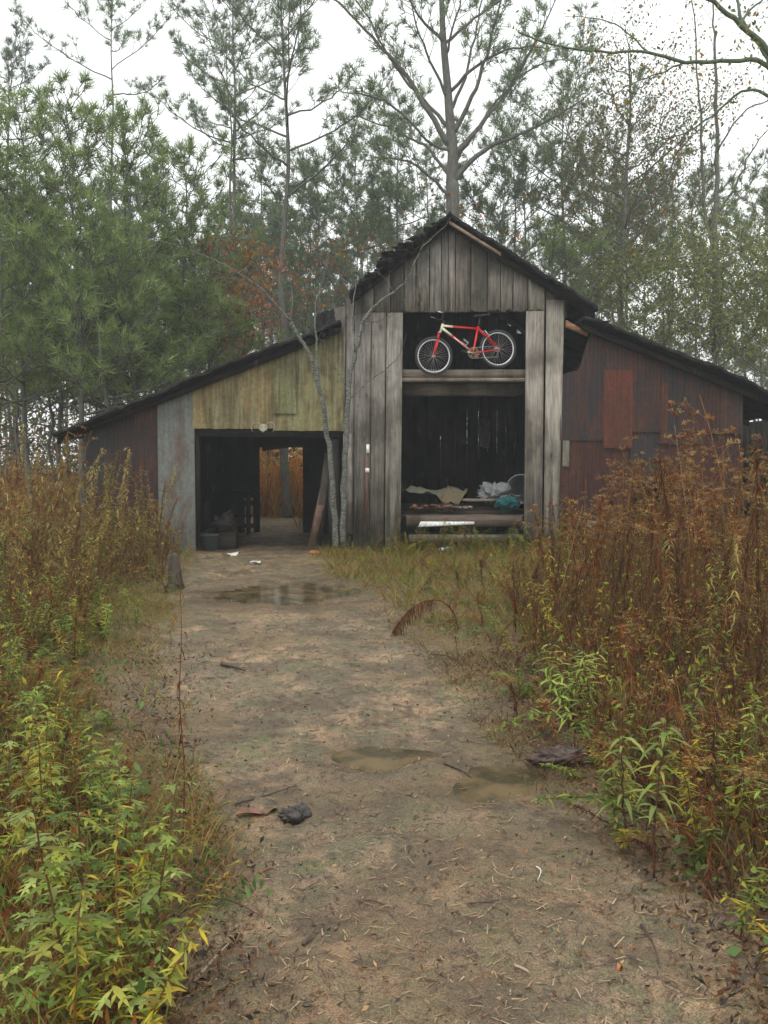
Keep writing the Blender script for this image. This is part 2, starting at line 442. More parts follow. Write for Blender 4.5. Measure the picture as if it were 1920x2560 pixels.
# ------------------------------------------------------------------ trees
class Tree:
    def __init__(s, name, label, cat_, base, group=None, bark=None, leaf=None):
        s.root = thing(name, label, cat_, base, 0, group); s.w = Geo(); s.tp = []; s.td = []; s.base = Vector(base)
        s.bark = bark or M_BARK; s.leaf = leaf or M_NEEDLE; s.barkcol = (.5,.5,.5)
    def limb(s, pts, r0, r1, sides=6, wig=0.0):
        q = cat(pts, 4); n = len(q)
        if wig:
            for i in range(1, n - 1): q[i] = q[i] + Vector((rr(-1,1), rr(-1,1), rr(-1,1))) * wig
        tube(s.w, q, [r0 + (r1 - r0) * (i / (n - 1)) ** .8 for i in range(n)], sides, s.barkcol)
        return q
    def twigs(s, q, start=.3, step=.3, L=.8, r=.012, up=.3, tufts=4, every=.22, endtuft=True, sub=True, droop=0.0):
        tot = sum((q[i + 1] - q[i]).length for i in range(len(q) - 1)); acc = 0; nxt = tot * start; side = 1
        for i in range(len(q) - 1):
            a, b = q[i], q[i + 1]; d = b - a; l = d.length
            if l < 1e-6: continue
            dn = d / l
            while nxt < acc + l:
                p = a + dn * (nxt - acc); fr = nxt / tot
                sd = dn.cross(Vector((rr(-.4,.4), rr(-.4,.4), 1))).normalized() * side; side = -side
                dirn = (dn * rr(.4, .9) + sd * rr(.5, 1) + Vector((0, 0, rr(-.2, .5) + up))).normalized()
                ll = L * rr(.5, 1.15) * (1.1 - fr * .6)
                e1 = p + dirn * ll * .5 + Vector((0, 0, -droop * ll * .2)); e2 = p + dirn * ll + Vector((0, 0, (up * .4 - droop) * ll))
                tube(s.w, [p, e1, e2], [r, r * .7, r * .35], 3, s.barkcol, cap=False)
                m = max(1, int(ll / every))
                for k in range(m):
                    t = 1 - k / m * .75 + rr(-.05, .05)
                    pp = p.lerp(e2, t) + Vector((rr(-1,1), rr(-1,1), rr(-1,1))) * .05
                    s.tp.append(pp); s.td.append(dirn + Vector((0, 0, up)))
                if sub:
                    for k in range(2):
                        t = rr(.35, .8); pb = p.lerp(e2, t)
                        d2 = (dirn + Vector((rr(-1,1), rr(-1,1), rr(-.4,.9)))).normalized(); pe = pb + d2 * ll * .45
                        tube(s.w, [pb, pe], [r * .6, r * .3], 3, s.barkcol, cap=False)
                        s.tp.append(pe); s.td.append(d2); s.tp.append(pb.lerp(pe, .6)); s.td.append(d2)
                nxt += step * rr(.6, 1.4)
            acc += l
        if endtuft: s.tp.append(q[-1]); s.td.append((q[-1] - q[-2]).normalized())
    def done(s, K_=11, L=.2, w=.022, cols=((.045,.075,.035),(.09,.14,.06)), spread=1.0, keep=1.0):
        s.w.build('trunk', s.bark, s.root)
        g = Geo()
        if s.tp:
            tp = np.array([tuple(p) for p in s.tp]); td = np.array([tuple(p) for p in s.td])
            k = RNG.random(len(tp)) < keep
            needles(g, tp[k], td[k], K_, L, w, spread, cols)
            g.build('crown', s.leaf, s.root)
        return s.root
    def done_leaf(s, size=.09, per=6, rad=.22, cols=((.2,.1,.02),), keep=1.0, flat=.6, aspect=.55):
        s.w.build('trunk', s.bark, s.root)
        if s.tp:
            tp = np.array([tuple(p) for p in s.tp]); tp = tp[RNG.random(len(tp)) < keep]
            pp = np.repeat(tp, per, 0) + RNG.normal(size=(len(tp) * per, 3)) * rad
            g = Geo(); leafcloud(g, pp, size, cols, flat, aspect); g.build('crown', s.leaf, s.root)
        return s.root

def pine(label, x, y, H, cb, R, r0=.16, dens=1.0, name='pine_tree', group=None, lean=0, step=.34, up=.35, cols=None,
         K_=13, L=.21, w=.0175, dead=.6, low=0.0, shape='round', twstep=.3, twl=.8, kinks=.12, keep=.8):
    z0 = gzf(x, y) - .05; cols = cols or GR; twstep = twstep * .72; r0 = r0 * .72 if r0 > .095 else r0
    t = Tree(name, label, 'pine tree', (x, y, z0), group)
    n = 9; wx = 0; wy = 0; pts = []
    for i in range(n + 1):
        f = i / n; pts.append(Vector((lean * f * H + wx, wy, f * H))); wx += rr(-1,1) * kinks; wy += rr(-1,1) * kinks
    tr = t.limb(pts, r0, r0 * .12, 8)
    def at(z):
        for i in range(len(tr) - 1):
            if tr[i].z <= z <= tr[i + 1].z: return tr[i].lerp(tr[i + 1], (z - tr[i].z) / max(1e-6, tr[i + 1].z - tr[i].z))
        return tr[-1]
    z = cb * (1 - dead * .6); a = rr(0, 6)
    while z < H * .985:
        f = (z - cb) / (H - cb)
        a += 2.4 + rr(-.5, .5)
        p = at(z)
        if f < 0:                                      # dead snags below the crown
            if random.random() < dead:
                l = R * rr(.25, .6); d = Vector((math.cos(a), math.sin(a), rr(-.1, .3)))
                q = t.limb([p, p + d * l * .5, p + d * l + Vector((0, 0, rr(-.2, .2)))], r0 * .12, .006, 3, .02)
            z += step * 1.6; continue
        if shape == 'round': prof = math.sin(math.pi * min(1, .18 + f * .80)) ** .7
        elif shape == 'cone': prof = (1 - f) ** .8 * .95 + .08
        else: prof = (1 - f) ** .5 * .9 + .1
        l = R * prof * rr(.65, 1.15)
        d = Vector((math.cos(a), math.sin(a), 0)); u = up + f * .5
        q = t.limb([p, p + d * l * .45 + Vector((0, 0, l * u * .35)), p + d * l * .8 + Vector((0, 0, l * u * .8)), p + d * l + Vector((0, 0, l * u * 1.2))],
                   max(.012, r0 * .30 * (1 - f * .6)), .008, 5 if r0 > .12 else 4, .03)
        t.twigs(q, .25, twstep, min(twl, l * .55 + .15), .012, .3)
        z += step * rr(.6, 1.3) / dens
    t.twigs(tr[-5:], .1, .22, .5, .012, .5)
    return t.done(K_, L, w, cols, 1.0, keep)
def xat(dx, Y): return (dx * K - 960) / F * Y
def zat(dy, Y): return P(960, dy * K, Y).z

#
GR = ((.10,.145,.08), (.20,.26,.14))  # needle tones lifted so the colour carries part of the haze
GRB = ((.14,.20,.075), (.26,.34,.12))
GRD = ((.07,.10,.065), (.12,.17,.09))

# big spreading pine right behind the barn gable
Yb = 24.0; bx = PD(977, 500, Yb).x
T = Tree('pine_tree', 'big pine with spreading bare limbs rising straight behind the barn gable', 'pine tree', (bx, Yb, 0))
def L3(pts, dy=0.0):
    o = []
    for i, (a, b) in enumerate(pts):
        y = Yb + dy * i / max(1, len(pts) - 1); o.append(PD(a, b, y) - Vector((bx, Yb, 0)))
    return o
tr = T.limb([Vector((0, 0, -.1)), Vector((.02, 0, 3))] + L3([(978,450),(976,390),(978,330),(972,260),(966,180),(958,90),(954,0),(950,-120),(946,-260)]), .23, .035, 10)
limbs = [([(976,400),(1030,335),(1100,300),(1180,263),(1270,205)], -1.0, .085), ([(978,335),(1040,268),(1105,185),(1160,85),(1208,-15)], .8, .085),
 ([(976,290),(1020,210),(1050,120),(1078,20),(1092,-80)], -1.2, .07), ([(968,312),(925,240),(872,155),(805,82),(735,10),(700,-30)], -.6, .085),
 ([(968,275),(915,215),(858,150),(800,50),(745,-40)], 1.2, .06), ([(976,395),(930,325),(880,295),(820,268),(765,250)], 1.0, .05),
 ([(958,92),(905,35),(862,-40)], -.8, .055), ([(975,430),(930,380),(870,345),(820,340),(785,352)], -1.2, .045),
 ([(962,92),(1025,40),(1090,-10),(1150,-60)], 1.0, .05), ([(970,200),(1020,150),(1090,110),(1150,100),(1190,110)], -1.6, .05),
 ([(962,120),(985,40),(1010,-60)], -1.0, .04), ([(972,240),(1005,170),(1025,80),(1040,0),(1045,-80)], 1.5, .05),
 ([(968,215),(930,130),(900,60),(880,-30)], -1.5, .045), ([(976,360),(1010,310),(1060,235),(1130,160),(1200,130),(1250,135)], 1.6, .05),
 ([(974,330),(920,300),(850,230),(790,205),(740,200)], -1.6, .045)]
for pts, dy, r in limbs:
    q = T.limb(L3(pts, dy), r, .012, 6, .03)
    T.twigs(q, .32, .19, 1.05, .012, .28, every=.2)
T.twigs(tr[-14:], .1, .2, .9, .014, .35)
T.done(12, .21, .018, GR, 1.05, .75)

# hand placed pines behind the barn
def pd(label, dx, dytop, Y, cbd, R, r0, **kw):
    return pine(label, xat(dx, Y), Y, zat(dytop, Y), zat(cbd, Y), R, r0, **kw)
pd('slim pine with forked grey trunk above the left lean-to roof', 492, -40, 29, 400, 2.6, .17, step=.36, dead=.9)
pd('slim pine close beside the forked one above the left lean-to', 516, 60, 31, 330, 2.2, .13, step=.4, dead=.9)
pd('tall straight pine whose trunk meets the top of the left lean-to roof', 622, -60, 25, 430, 3.0, .19, step=.42, dead=.9, up=.45)
pd('tall thin pine standing above the dense young pines at left', 252, -20, 33, 250, 2.9, .15, step=.5, dead=.4)
pd('dark blunt-topped pine at the far left edge', 30, 130, 36, 360, 2.6, .17, step=.3, cols=GRD)
pd('medium pine between the straight pine and the gable', 858, 210, 34, 560, 2.6, .15, step=.42)
pd('lower pine left of the gable with open crown', 792, 300, 31, 560, 2.4, .11, step=.42)
pd('thin pine behind the white-barked sapling', 742, 330, 36, 600, 1.9, .10, step=.42)
pd('pine with upswept crown right of the gable', 1222, 190, 31, 480, 3.0, .16, step=.36, up=.7)
pd('low spreading pine just over the right tower roof slope', 1085, 270, 33, 520, 2.8, .13, step=.4)
pd('bushy low pine over the tower eave at right', 1165, 500, 26, 620, 1.7, .09, step=.26, shape='cone', cols=GRB)
pd('rounded pine behind the bare twin-stem tree', 1440, 420, 36, 600, 2.6, .14, step=.36)
pd('pine with open crown at the right edge of the photo', 1640, 420, 34, 640, 2.4, .13, step=.36)
pd('short pine beyond the right lean-to roof', 1395, 560, 28, 660, 1.7, .09, step=.3, shape='cone', cols=GRB)

# dense young pines at left
yp = [(70, 262, 20.5, 2.3, 'young pine with thick soft foliage nearest the left edge'), (185, 215, 19.5, 2.4, 'tallest dense young pine in the left cluster'),
      (300, 262, 21, 2.4, 'bright green young pine in the middle of the left cluster'), (390, 330, 22, 2.1, 'young pine on the right side of the left cluster'),
      (465, 520, 22, 1.7, 'small young pine reaching down to the left lean-to roof'), (-40, 330, 19, 2.2, 'young pine half outside the left edge'),
      (240, 480, 18.8, 1.9, 'low young pine in front of the left cluster'), (130, 440, 22.5, 2.2, 'young pine at the back of the left cluster')]
for dx, dy, Y_, R, lab in yp:
    pd(lab, dx, dy, Y_, 895 if dx < 420 else 820, R * .95, .085, step=.18, dead=.5, shape='blunt', cols=GRB, K_=13, L=.22, w=.018, twstep=.30, twl=.85, keep=.62, name='young_pine')

for dx, dy, Y_, R_, lab in ((110, 640, 24, 1.7, 'short bushy pine low behind the far left weeds'), (205, 690, 23.5, 1.6, 'short bushy pine behind the eave of the left lean-to'), (300, 640, 24.5, 1.7, 'short bushy pine above the outer half of the left roof'),
        (385, 620, 23.5, 1.6, 'short bushy pine above the middle of the left roof'), (452, 640, 25, 1.3, 'short bushy pine left of the orange-red tree'), (20, 680, 23, 1.5, 'short bushy pine at the far left behind the weeds')):
    pd(lab, dx, dy, Y_, 925, R_, .07, step=.2, dead=.2, shape='blunt', keep=.7, cols=((.13,.18,.06), (.24,.30,.09)), K_=12, L=.22, w=.02, twstep=.3, twl=.8, name='young_pine')
# orange leaved small trees
def decid(name, label, x, y, H, cb, R, r0, cols, size=.1, per=6, rad=.25, keep=.7, group=None, lean=0, step=.4, up=.8, bark=None, forks=None, twstep=.3, flat=.6):
    t = Tree(name, label, 'tree', (x, y, gzf(x, y) - .05), group, bark or M_BARK, M_LEAF)
    pts = [Vector((0, 0, 0))]; wx = wy = 0; n = 8
    for i in range(1, n + 1):
        wx += rr(-1,1) * .14; wy += rr(-1,1) * .14; pts.append(Vector((lean * H * i / n + wx, wy, H * i / n)))
    q0 = t.limb(pts, r0, r0 * .1, 7)
    z = cb; a = rr(0, 6)
    while z < H * .97:
        f = (z - cb) / (H - cb); a += 2.4 + rr(-.6, .6)
        i = min(len(q0) - 2, int(z / H * (len(q0) - 1))); p = q0[i]
        l = R * (math.sin(math.pi * (.2 + .75 * f)) ** .8) * rr(.5, 1.2)
        d = Vector((math.cos(a), math.sin(a), 0))
        q = t.limb([p, p + d * l * .4 + Vector((0, 0, l * up * .3)), p + d * l * .7 + Vector((rr(-.2,.2), 0, l * up * .7)), p + d * l + Vector((0, 0, l * up))], max(.012, r0 * .28 * (1 - f * .6)), .006, 4, .05)
        t.twigs(q, .2, twstep, l * .4 + .15, .009, .25)
        z += step * rr(.6, 1.4)
    return t.done_leaf(size, per, rad, cols, keep, flat)
OR = ((.36,.10,.035), (.42,.16,.05), (.30,.08,.04), (.28,.16,.06))
YG = ((.16,.20,.08), (.20,.22,.08), (.13,.18,.07), (.26,.23,.09))
decid('maple_tree', 'orange-red leaved young tree between the green pines and the lean-to roof', xat(508, 21.5), 21.5, zat(490, 21.5), zat(790, 21.5), .85, .045, OR, .09, 6, .2, .7, step=.18)
decid('maple_tree', 'thin russet leaved sapling left of the gable behind the sheet-metal scraps', xat(575, 27), 27, zat(580, 27), zat(760, 27), 1.5, .05, OR, .11, 3, .25, .6, step=.3)
decid('maple_tree', 'sparse reddish sapling behind the sapling beside the tower', xat(740, 26), 26, zat(520, 26), zat(700, 26), 1.8, .05, OR, .09, 3, .3, .35, step=.3)
decid('hardwood_tree', 'tall hardwood with scattered orange leaves right of the gable', xat(1345, 26), 26, zat(120, 26), zat(650, 26), 2.4, .17, ((.30,.18,.07), (.28,.13,.05), (.16,.18,.08), (.13,.16,.07), (.17,.19,.09), (.14,.17,.08)), .085, 12, .3, .75, step=.24, up=.9)
decid('hardwood_tree', 'low hardwood with a few orange leaves behind the right tower slope', xat(1060, 25), 25, zat(470, 25), zat(640, 25), 2.2, .08, ((.34,.14,.05), (.08,.10,.05)), .12, 3, .25, .3, step=.35)
decid('hardwood_tree', 'yellow-green leafy tree over the right lean-to roof', xat(1560, 23), 23, zat(530, 23), zat(830, 23), 2.6, .13, YG, .085, 14, .3, .95, step=.2)
decid('hardwood_tree', 'smaller yellow-green tree at the right edge over the roof', xat(1665, 22), 22, zat(560, 22), zat(830, 22), 2.0, .09, YG, .085, 13, .3, .95, step=.2)
decid('hardwood_tree', 'olive leaved tree just past the orange-leaved hardwood', xat(1440, 25), 25, zat(600, 25), zat(800, 25), 2.2, .09, YG, .085, 13, .3, .9, step=.2)

for dx, dy, Y_, R_, lab in ((1270, 330, 29, 2.4, 'pine with grey-green crown between the upswept pine and the orange hardwood'), (1110, 380, 30, 2.2, 'pine half hidden behind the right tower slope'), (1500, 400, 30, 2.2, 'pine just left of the bare twin-stem tree'),
        (1350, 420, 33, 2.4, 'pine behind the orange-leaved hardwood'), (1600, 520, 29, 2.2, 'pine right of the bare twin-stem tree'), (690, 380, 31, 2.0, 'pine right of the tall straight one'), (930, 330, 32, 2.4, 'pine just left of the big spreading one')):
    pd(lab, dx, dy, Y_, 640, R_, .12, step=.3, up=.5)
# tall bare twin-stem tree at right
Yt = 25.0; tx = xat(1548, Yt)
T = Tree('bare_tree', 'tall nearly leafless tree with two thin parallel stems at right', 'tree', (tx, Yt, 0), None, M_BARK, M_LEAF)
def LT(pts, dy=0): return [PD(a, b, Yt + dy * i / (len(pts) - 1)) - Vector((tx, Yt, 0)) for i, (a, b) in enumerate(pts)]
limbs = [([(1548,760),(1545,650),(1547,560),(1545,460),(1550,380),(1547,250),(1546,120),(1541,30),(1536,-60)], 0, .13, 8),
         ([(1546,545),(1525,480),(1518,400),(1516,300),(1508,180),(1500,60),(1490,-40)], .6, .06, 6),
         ([(1547,470),(1590,400),(1620,330),(1659,280)], -.6, .04, 5), ([(1549,560),(1590,540),(1610,500),(1640,420)], .8, .04, 5),
         ([(1548,330),(1600,250),(1659,215),(1700,200)], -.8, .03, 5), ([(1546,590),(1490,520),(1460,470),(1430,450)], .7, .04, 5)]
for pts, dy, r, s_ in limbs:
    q = T.limb(LT(pts, dy), r, .012, s_, .03); T.twigs(q, .35, .45, .8, .008, .3, every=.4)
T.done_leaf(.10, 3, .2, ((.16,.15,.06), (.24,.17,.07), (.30,.13,.05)), .5)

# overhanging oak whose trunk is outside the right edge
Yo = 11.5; ox = xat(1830, Yo)
T = Tree('oak_tree', 'mossy oak limbs with dangling leaves reaching in from the upper right corner', 'tree', (ox, Yo, 0), None, m_bark('mossy_bark', (.05,.07,.035), (.13,.16,.09)), M_LEAF)
def LO(pts, dy=0): return [PD(a, b, Yo + dy * i / (len(pts) - 1)) - Vector((ox, Yo, 0)) for i, (a, b) in enumerate(pts)]
for pts, dy, r, s_, r1 in [([(1830,1500),(1825,1100),(1800,700),(1760,350),(1740,100),(1700,-60),(1660,-150)], 0, .2, 10, .05),
        ([(1760,350),(1720,200),(1659,110),(1600,55),(1540,5),(1470,-40)], -.6, .055, 8, .02),
        ([(1690,170),(1640,95),(1605,50),(1590,-10),(1570,-70)], .5, .035, 6, .012),
        ([(1765,300),(1659,142),(1580,133),(1480,133),(1400,112),(1320,112),(1200,100),(1120,70)], -1.0, .034, 6, .008),
        ([(1480,133),(1420,160),(1380,175),(1330,200)], .5, .014, 5, .005),
        ([(1770,330),(1659,208),(1600,200),(1540,250),(1470,290),(1380,318)], .8, .024, 6, .006),
        ([(1400,112),(1340,60),(1290,40),(1220,35)], .4, .013, 5, .004), ([(1600,55),(1620,20),(1659,-10)], .4, .02, 5, .01)]:
    q = T.limb(LO(pts, dy), r, r1, s_, .012 if r < .1 else 0)
    if r < .1: T.twigs(q, .25, .2, .42, .0045, -.1, every=.12, droop=.35)
T.done_leaf(.065, 3, .09, ((.12,.15,.05), (.16,.16,.06), (.10,.13,.05), (.28,.18,.07)), .5, 1.0)

# small mottled tree in front of the barn
Ys = 15.3; sx = PD(735, 1165, Ys).x
T = Tree('sapling_tree', 'slender leafless tree with two mottled pale stems in front of the barn', 'tree', (sx, Ys, 0), None, M_BARKPALE)
def LS(pts, dy=0, d0=0): return [PD(a, b, Ys + d0 + dy * i / (len(pts) - 1)) - Vector((sx, Ys, 0)) for i, (a, b) in enumerate(pts)]
sap = [([(726,1185),(722,1100),(716,1000),(704,920),(690,840),(668,765),(645,728),(628,695)], -.3, .085, .035, 8),
       ([(742,1180),(741,1080),(746,980),(749,900),(755,820),(768,760),(784,700),(805,665)], .05, .085, .04, 8),
       ([(628,695),(580,640),(545,610),(490,575),(420,545),(350,522),(300,500)], -.5, .034, .006, 6),
       ([(628,695),(632,640),(622,580),(612,520)], .2, .022, .006, 5),
       ([(690,840),(686,770),(680,700),(684,650),(700,590),(712,520)], .3, .035, .008, 6),
       ([(805,665),(850,630),(880,605),(895,570),(915,530),(960,490),(972,470)], -.2, .034, .006, 6),
       ([(768,760),(762,690),(765,640),(772,600)], .3, .03, .01, 6),
       ([(749,870),(790,830),(830,800),(860,770),(880,720)], -.5, .02, .004, 5),
       ([(850,630),(830,600),(800,580)], .2, .012, .003, 4), ([(880,605),(920,580),(948,540)], -.2, .01, .003, 4),
       ([(784,700),(830,690),(870,660),(890,610)], -.3, .012, .003, 4), ([(752,850),(720,780),(700,740),(640,700)], -.3, .013, .004, 4),
       ([(545,610),(480,600),(420,612)], .1, .012, .003, 4), ([(805,665),(800,720),(776,800)], .1, .01, .003, 4)]
for pts, dy, r, r1, s_ in sap:
    q = T.limb(LS(pts, dy), r * .66, r1 * .75, s_, .014); 
    if r < .036: T.twigs(q, .3, .5, .5, .004, .2, every=9)
T.tp = []; T.done()

# ------------------------------------------------------------------ forest behind (individual trees copied from a few kinds)
protos = []
for i in range(4):
    H_ = [13, 12, 11, 9.5][i]
    protos.append((pine('slim pine trunk and crown in the hazy woods behind the barn', [-16.0, -5.5, 9.0, 17.0][i], [40.0, 44.0, 41.0, 39.0][i], H_, H_ * [.45, .5, .35, .3][i], 2.3, .13, step=.42, dead=.9,
                 K_=9, L=.26, w=.032, group='pines in the woods behind the barn')))
protos[0].location.z = gzf(-16, 40)
cnt = 0
for k in range(78):
    Y_ = rr(31, 62) ; x = rr(-.5, .5) * Y_ * .95
    if Y_ < 36 and abs(x) > 20: continue
    p = protos[k % 4]; s_ = rr(.75, 1.15)
    dup(p, (x, Y_, gzf(x, Y_) - .05), rr(0, 6.28), (s_, s_, s_ * rr(.85, 1.1)))
bp = decid('leafless_tree', 'thin brown leafless tree in the woods behind the barn', 4.0, 36.0, 8, 2.5, 2.2, .07, ((.22,.12,.06), (.15,.12,.06)), .1, 2, .25, .35, step=.4, group='bare trees in the woods behind the barn')
for k in range(26):
    Y_ = rr(27, 45); x = rr(-.45, .45) * Y_
    if abs(x + 3) < 1.4 and Y_ < 30: continue
    s_ = rr(.6, 1.1); dup(bp, (x, Y_, 0), rr(0, 6.28), s_)
# understory: uncountable brush band behind
g = Geo()
n = 52000
yy = RNG.uniform(24, 60, n); xx = RNG.uniform(-.52, .52, n) * yy
hh = RNG.random(n) ** 1.3 * (1.6 + np.clip(-xx - 5, 0, 2) * .5 + 2.6 * np.clip(fbm(xx * .35, yy * .35, 3) + .35, 0, 1.2))
keep = ~((np.abs(xx + 2.9) < 1.1) & (yy < 25.5))
leafcloud(g, np.stack([xx, yy, hh], 1)[keep], .26, ((.17,.085,.035), (.20,.12,.05), (.11,.12,.05), (.08,.11,.05), (.24,.14,.06)), .2, .35)
tag(g.build('brush', M_LEAF), 'tangled brown and green brush covering the ground beyond the barn', 'brush', kind='stuff')
g = Geo(); n = 26000
yy = RNG.uniform(20.8, 40, n); xx = RNG.uniform(-.5, .5, n) * yy
keep = ~((np.abs(xx + 2.9 ) < .95) & (yy < 25.2))
blades(g, np.stack([xx, yy, xx * 0], 1)[keep], 1.25, ((.28,.12,.045), (.32,.17,.07), (.22,.10,.04), (.2,.16,.07)), .35, .03, .4)
tag(g.build('tall_grass', M_LEAF), 'rust orange dry grass standing behind the barn', 'grass', kind='stuff')

g = Geo(); n = 5500; yy = RNG.uniform(25.2, 31, n); xx = -3.3 + RNG.uniform(-2.6, 2.6, n)
blades(g, np.stack([xx, yy, xx * 0], 1), 1.7, ((.50,.20,.07), (.55,.30,.11), (.36,.14,.05), (.42,.33,.14)), .3, .03, .35)
hh = RNG.random(n) * 2.4; leafcloud(g, np.stack([xx, yy, hh], 1), .16, ((.50,.20,.07), (.56,.32,.11), (.42,.22,.08), (.30,.30,.12)), .3, .4)
tag(g.build('brush', M_LEAF), 'rust orange brush seen through the passage of the barn', 'brush', kind='stuff')
# ------------------------------------------------------------------ BARN
YF = 16.0; YR = 20.5; YO = 15.62
barn = thing('barn', 'derelict weathered grey board barn with tall centre gable and tin sided lean-tos', 'barn', (0, YF, 0))
def rel(g): return (0, YF, 0)
def bpart(name, g, m, parent=None, label=None, smooth=False):
    o = g.build(name, m, parent or barn, smooth, origin=(0, YF, 0) if True else None)
    if label: o['label'] = label
    return o
def Z1(a, b): return (850 + a / 2.37, 500 + b / 2.37)
def Z2(a, b): return (850 + a / 2.37, 900 + b / 2.37)
def Z3(a, b): return (380 + a / 2.86, 900 + b / 2.86)
def Z4(a, b): return (1350 + a / 2.91, 720 + b / 2.91)
# roof lines, world x -> z of the roof top
RID = P(*Z1(655, 78), YO); REV = P(*Z1(1530, 628), YO); LEV = P(*Z1(62, 535), YO)
LR = [PD(113, 936, YO), PD(300, 862, YO), PD(500, 778, YO), PD(640, 727, YO), PD(735, 690, YO)]
RRt = [PD(1262, 682, YO), PD(1330, 702, YO), PD(1460, 757, YO), PD(1560, 792, YO), PD(1668, 846, YO), PD(1760, 885, YO)]
def line(pts):
    X_ = [p.x for p in pts]; Z_ = [p.z for p in pts]
    return lambda x: float(np.interp(x, X_, Z_))
zL = line([LEV, RID]); zR = line([RID, REV]); zLL = line(LR); zRR = line(RRt)
def ztower(x): return zL(x) if x < RID.x else zR(x)
def wtint(b=1.0, v=.18):
    k = b * (1 + rr(-v, v)) * .5; return (k * rr(.97, 1.04), k, k * rr(.95, 1.02))
def board(g, p0, p1, p2, p3, th=.025, b=1.0, j=.006, rag=True):
    # p0 bottom-left, p1 bottom-right, p2 top-right, p3 top-left (world); ragged bottom edge, several strips
    p0, p1, p2, p3 = map(Vector, (p0, p1, p2, p3)); y = rr(-j, j); c = wtint(b)
    n = 5; V = []; 
    for i in range(n + 1):
        t = i / n; a = p0.lerp(p1, t); d = p3.lerp(p2, t)
        if rag: a = a + Vector((rr(-.004,.004), 0, rr(-.03, .035)))
        cup = .004 * math.sin(math.pi * t)
        V += [(a.x, a.y + y + cup, a.z), (d.x, d.y + y + cup, d.z), (d.x, d.y + y + cup + th, d.z), (a.x, a.y + y + cup + th, a.z)]
    Fs = [(0, 1, 2, 3), (n * 4 + 3, n * 4 + 2, n * 4 + 1, n * 4)]
    for i in range(n):
        for k in range(4): Fs.append((i * 4 + k, (i + 1) * 4 + k, (i + 1) * 4 + (k + 1) % 4, i * 4 + (k + 1) % 4))
    g.add(V, np.array(Fs), c)

g = Geo()
edges = [130, 202, 300, 380, 450, 528, 600, 640, 682, 775, 872, 950, 1025, 1113, 1216]
bright = [.95, .85, .5, .8, 1.05, 1.25, .95, 1.3, 1.0, 1.25, 1.0, 1.2, .9, 1.1]
for i in range(len(edges) - 1):
    a = edges[i] + 2.6; b = edges[i + 1] - 2.6
    bot = 665 if edges[i] < 775 else 655
    A = P(*Z1(a, bot), YF); B = P(*Z1(b, bot + rr(-2, 2)), YF)
    tl = ztower(A.x) - .07; tr_ = ztower(B.x) - .07
    if A.x < RID.x < B.x: tl = tr_ = min(tl, tr_)
    board(g, A, B, (B.x, YF, tr_), (A.x, YF, tl), b=bright[i])
# boards left of the tower, roof to ground
for a, b, top, bot, br in ((38, 84, None, 1335, 1.0), (88, 128, None, 1362, .8), (-34, 34, 640, 1072, .85)):
    A = P(850 + (a - 8) / 2.37, bot, YF); B = P(850 + (b - 8) / 2.37, bot, YF)
    T1 = P(*Z1(a, 500), YF); T2 = P(*Z1(b, 500), YF)
    z1 = (ztower(T1.x) - .07) if top is None else P(*Z1(a, top), YF).z; z2 = (ztower(T2.x) - .07) if top is None else P(*Z1(b, top - 14), YF).z
    board(g, A, B, (T2.x, YF, z2), (T1.x, YF, z1), b=br)
for a, b, a2, b2, br in ((130, 186, 76, 172, .7), (190, 272, 176, 258, .85), (277, 373, 266, 358, .95)):
    A = P(*Z2(a2, 1130), YF); B = P(*Z2(b2, 1130), YF); C = P(*Z1(b, 667), YF); D = P(*Z1(a, 667), YF)
    board(g, A, B, C, D, b=br)
A = P(*Z2(20, 1020), YF); B = P(*Z2(70, 1020), YF); board(g, A, B, P(868 + 12, 1085, YF), P(868 - 10, 1085, YF), b=1.1)
for a, b, a2, b2, top, bot, br in ((1103, 1211, 1092, 1196, 657, 1058, 1.15), (1224, 1331, 1204, 1292, 592, 1150, 1.15)):
    board(g, P(*Z2(a2, bot), YF), P(*Z2(b2, bot), YF), P(*Z1(b, top), YF), P(*Z1(a, top), YF), b=br)
wall = bpart('front_wall', g, M_WOOD, label='grey vertical board front wall of the tall gable')
# pale paint scar
g = Geo()
for (a, b, c, d) in ((455, 655, 475, 510), (495, 655, 520, 505), (640, 650, 655, 520), (470, 600, 485, 520)):
    w_ = c - a; pts = []
    A = [P(*Z1(a + w_ * t, b if s == 0 else d + rr(-12, 12)), YF - .012) for s, t in ((0, 0), (0, 1), (1, .8), (1, .2))]
    g = Geo(); slab(g, A, .002, (.30, .28, .24)); bpart('paint_scar', g, M_WOOD, wall)
# board edges catching light are real gaps; backing rails behind boards
g = Geo()
for (za, y0, y1) in ((Z1, 668, 700),):
    slab(g, [P(*Z1(130, 668), YF + .06), P(*Z1(1213, 658), YF + .06), P(*Z1(1213, 630), YF + .06), P(*Z1(130, 640), YF + .06)], .10, (.3,.28,.26))
slab(g, [P(*Z1(60, 760), YF + .06), P(*Z1(370, 760), YF + .06), P(*Z1(370, 735), YF + .06), P(*Z1(60, 735), YF + .06)], .08, (.25,.24,.22))
slab(g, [P(*Z1(1216, 700), YF + .04), P(*Z1(1345, 700), YF + .04), P(*Z1(1345, 500), YF + .04), P(*Z1(1216, 470), YF + .04)], .03, (.2,.18,.17))
bpart('lintel', g, M_WOODH)
# posts behind facade
for x0, x1 in ((Z2(268, 0)[0], Z2(350, 0)[0]), (Z2(1105, 0)[0], Z2(1180, 0)[0]), (Z2(20, 0)[0], Z2(60, 0)[0])):
    g = Geo(); slab(g, [P(x0, 1375, YF + .05), P(x1, 1375, YF + .05), P(x1, 790, YF + .05), P(x0, 790, YF + .05)], .14, (.22,.2,.18)); bpart('post', g, M_WOOD)
